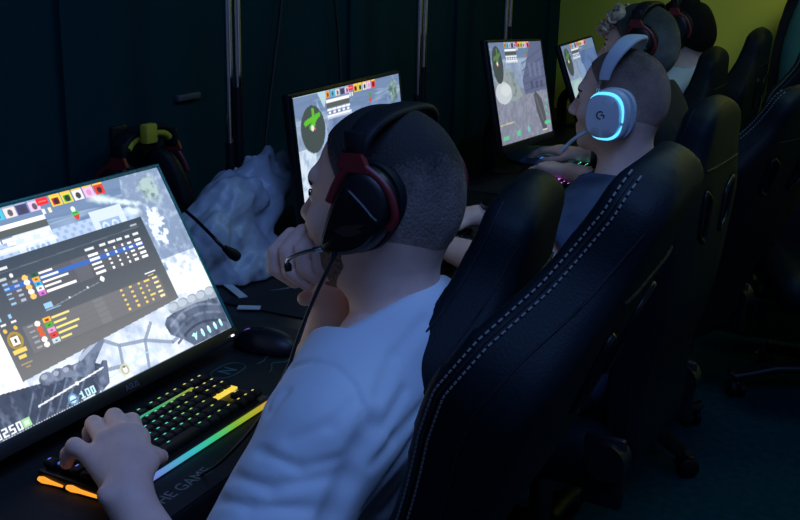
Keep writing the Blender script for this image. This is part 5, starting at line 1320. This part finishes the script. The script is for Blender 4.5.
crumple('plastic_bag', 'crumpled white plastic bag standing on the desk between the two nearest monitors', 'bag', (-1.50, 1.54, 0.76), (-1.12, 2.16, 1.14),
        [ell((-1.27, 1.765, 0.855), (0.085, 0.125, 0.095), 0.0), ell((-1.25, 1.84, 0.80), (0.085, 0.12, 0.06), 0.04), ell((-1.26, 1.90, 0.935), (0.062, 0.085, 0.072), 0.03), cap((-1.26, 1.915, 0.96), (-1.26, 1.945, 1.05), 0.045, 0.012, 0.03), ell((-1.25, 1.985, 0.955), (0.03, 0.035, 0.055), 0.02),
         ell((-1.26, 1.80, 0.95), (0.05, 0.07, 0.05), 0.03)], 0.0035, 0.036, M_BAG, 4, [ell((-1.20, 1.925, 1.000), (0.05, 0.012, 0.026), 0.01, 's')], (-0.045, 0.035, 0.0))
crumple('crumpled_cloth', 'pale blue crumpled cloth lying at the foot of the stone path monitor', 'cloth', (-1.36, 3.2, 0.76), (-1.0, 3.62, 0.90),
        [ell((-1.18, 3.43, 0.79), (0.10, 0.10, 0.035), 0.0), ell((-1.10, 3.40, 0.79), (0.06, 0.09, 0.028), 0.03)], 0.006, 0.008, mat('pale blue cloth', (0.36, 0.60, 0.78), 0.8), 9)
# paper strips
tag(link('paper_strip', box_mesh((-1.232, 1.738, DZ + 0.0048), (0.125, 0.018, 0.002), Matrix.Rotation(-0.61, 4, 'Z')), M_WHITEPAPER), 'long white paper strip lying slantwise in front of the white plastic bag', 'paper')
tag(link('paper_strip', box_mesh((-1.135, 1.655, DZ + 0.0048), (0.044, 0.020, 0.002), Matrix.Rotation(0.46, 4, 'Z')), M_WHITEPAPER), 'small white paper strip lying level near the corner of the nearest monitor', 'paper')
# small white plugs
for i, (lab, p) in enumerate((('small white cable plug behind the head of the man in white', (-0.985, 2.36, DZ + 0.006)), ('small white cable plug nearer the minimap monitor', (-1.06, 2.55, DZ + 0.006)))):
    tag(link('cable_plug', box_mesh(p, (0.012, 0.024, 0.007), Matrix.Rotation(0.6 * i + 0.3, 4, 'Z'), bev=0.002), M_WHITEPL), lab, 'plug')
# fleck on the floor
bm = bmesh.new(); a_tube(bm, [(-0.475, 4.06, 0.003), (-0.462, 4.09, 0.006), (-0.450, 4.13, 0.003)], [0.006, 0.012, 0.005], 8, flat=(1, 0.3)); tag(link('leaf', bm_mesh(bm, 'leaf', 50), mat('dull green leaf', (0.05, 0.09, 0.03), 0.7)), 'small greenish scrap lying on the floor near the yellow wall', 'scrap')

# ------------------------------------------------------------------ teal and black lounge chair at the right edge
tc = thing('lounge_chair', 'black lounge chair with a teal padded back at the right edge of the photo', 'chair', Matrix.Translation((-0.33, 4.36, 0)))
F = Field((-0.68, 4.30, 0.30), (0.02, 4.66, 1.62), 0.013)
F.add(ell((-0.36, 4.53, 0.98), (0.252, 0.085, 0.58), 0.0)); link('shell', relax(F.mesh('shell'), 2), M_BLACKCLOTH, tc)
F = Field((-0.64, 4.30, 0.30), (-0.02, 4.62, 1.54), 0.012)
F.add(ell((-0.345, 4.465, 1.02), (0.222, 0.062, 0.46), 0.0)); link('back_cushion', relax(F.mesh('cushion'), 2), mat('teal fabric', (0.035, 0.16, 0.14), 0.8, var=0.2, vscale=10), tc, None, 'teal back cushion')
bm = bmesh.new(); a_box(bm, (-0.33, 4.36, 0.40), (0.44, 0.30, 0.12), bev=0.04, seg=3); link('seat', bm_mesh(bm, 'seat', 50), M_BLACKCLOTH, tc)
for sx in (-1, 1):
    for sy in (-1, 1): link('leg', tube_mesh([(-0.33 + sx * 0.17, 4.38 + sy * 0.11, 0.36), (-0.33 + sx * 0.20, 4.38 + sy * 0.13, 0.0)], 0.015, 12), M_STEEL, tc)
link('head_wing', box_mesh((-0.50, 4.50, 1.345), (0.14, 0.07, 0.09), bev=0.03), M_BLACKCLOTH, tc)
# ------------------------------------------------------------------ light, camera, view
def area(name, loc, rot, size, power, col, sy=None):
    l = bpy.data.lights.new(name, 'AREA'); l.energy = power; l.color = col; l.size = size
    if sy: l.shape = 'RECTANGLE'; l.size_y = sy
    o = bpy.data.objects.new(name, l); COL.objects.link(o); o.location = loc; o.rotation_euler = [math.radians(a) for a in rot]
    return o
area('ceiling_led_blue', (0.35, 0.5, 2.75), (0, 0, 0), 1.2, 30, (0.19, 0.38, 1.0), 1.6)
area('ceiling_led_far', (0.35, 3.95, 2.70), (52, 0, 0), 0.5, 13, (0.92, 0.95, 0.66), 0.3).data.spread = math.radians(110)
area('added_fill_middle', (0.15, 2.9, 2.75), (0, 0, 0), 0.6, 8, (0.40, 0.78, 1.0), 0.6)  # added fill that lifts the far players and tints the floor cyan
area('added_warm_fill', (2.45, 1.9, 1.6), (0, 90, 0), 1.8, 0.6, (1.0, 0.86, 0.74), 0.5)  # added warm fill out of view, gives the chrome poles their bright streaks
w = bpy.data.worlds.new('World'); SC.world = w; w.use_nodes = True
w.node_tree.nodes['Background'].inputs['Color'].default_value = (0.10, 0.17, 0.40, 1)
w.node_tree.nodes['Background'].inputs['Strength'].default_value = 0.28

cam = bpy.data.cameras.new('Camera'); co = bpy.data.objects.new('Camera', cam); COL.objects.link(co)
cam.sensor_width = 36; cam.lens = 36 * 1080 / 800; cam.clip_start = 0.02
Rr = [[0.894884240672418, 0.4457363027481047, 0.022390717018440694], [0.14464615628447605, -0.24220670176540893, -0.9593817817178151], [-0.42220810658758895, 0.8617743684006691, -0.2812210033040756]]
right, down, fwd = (Vector(r) for r in Rr)
co.matrix_world = axes((0, 0, 1.47), right, -down, -fwd)
SC.camera = co
SC.view_settings.view_transform = 'Standard'; SC.view_settings.look = 'None'; SC.view_settings.gamma = 1; SC.view_settings.exposure = 0.0
SC.view_settings.use_curve_mapping = False
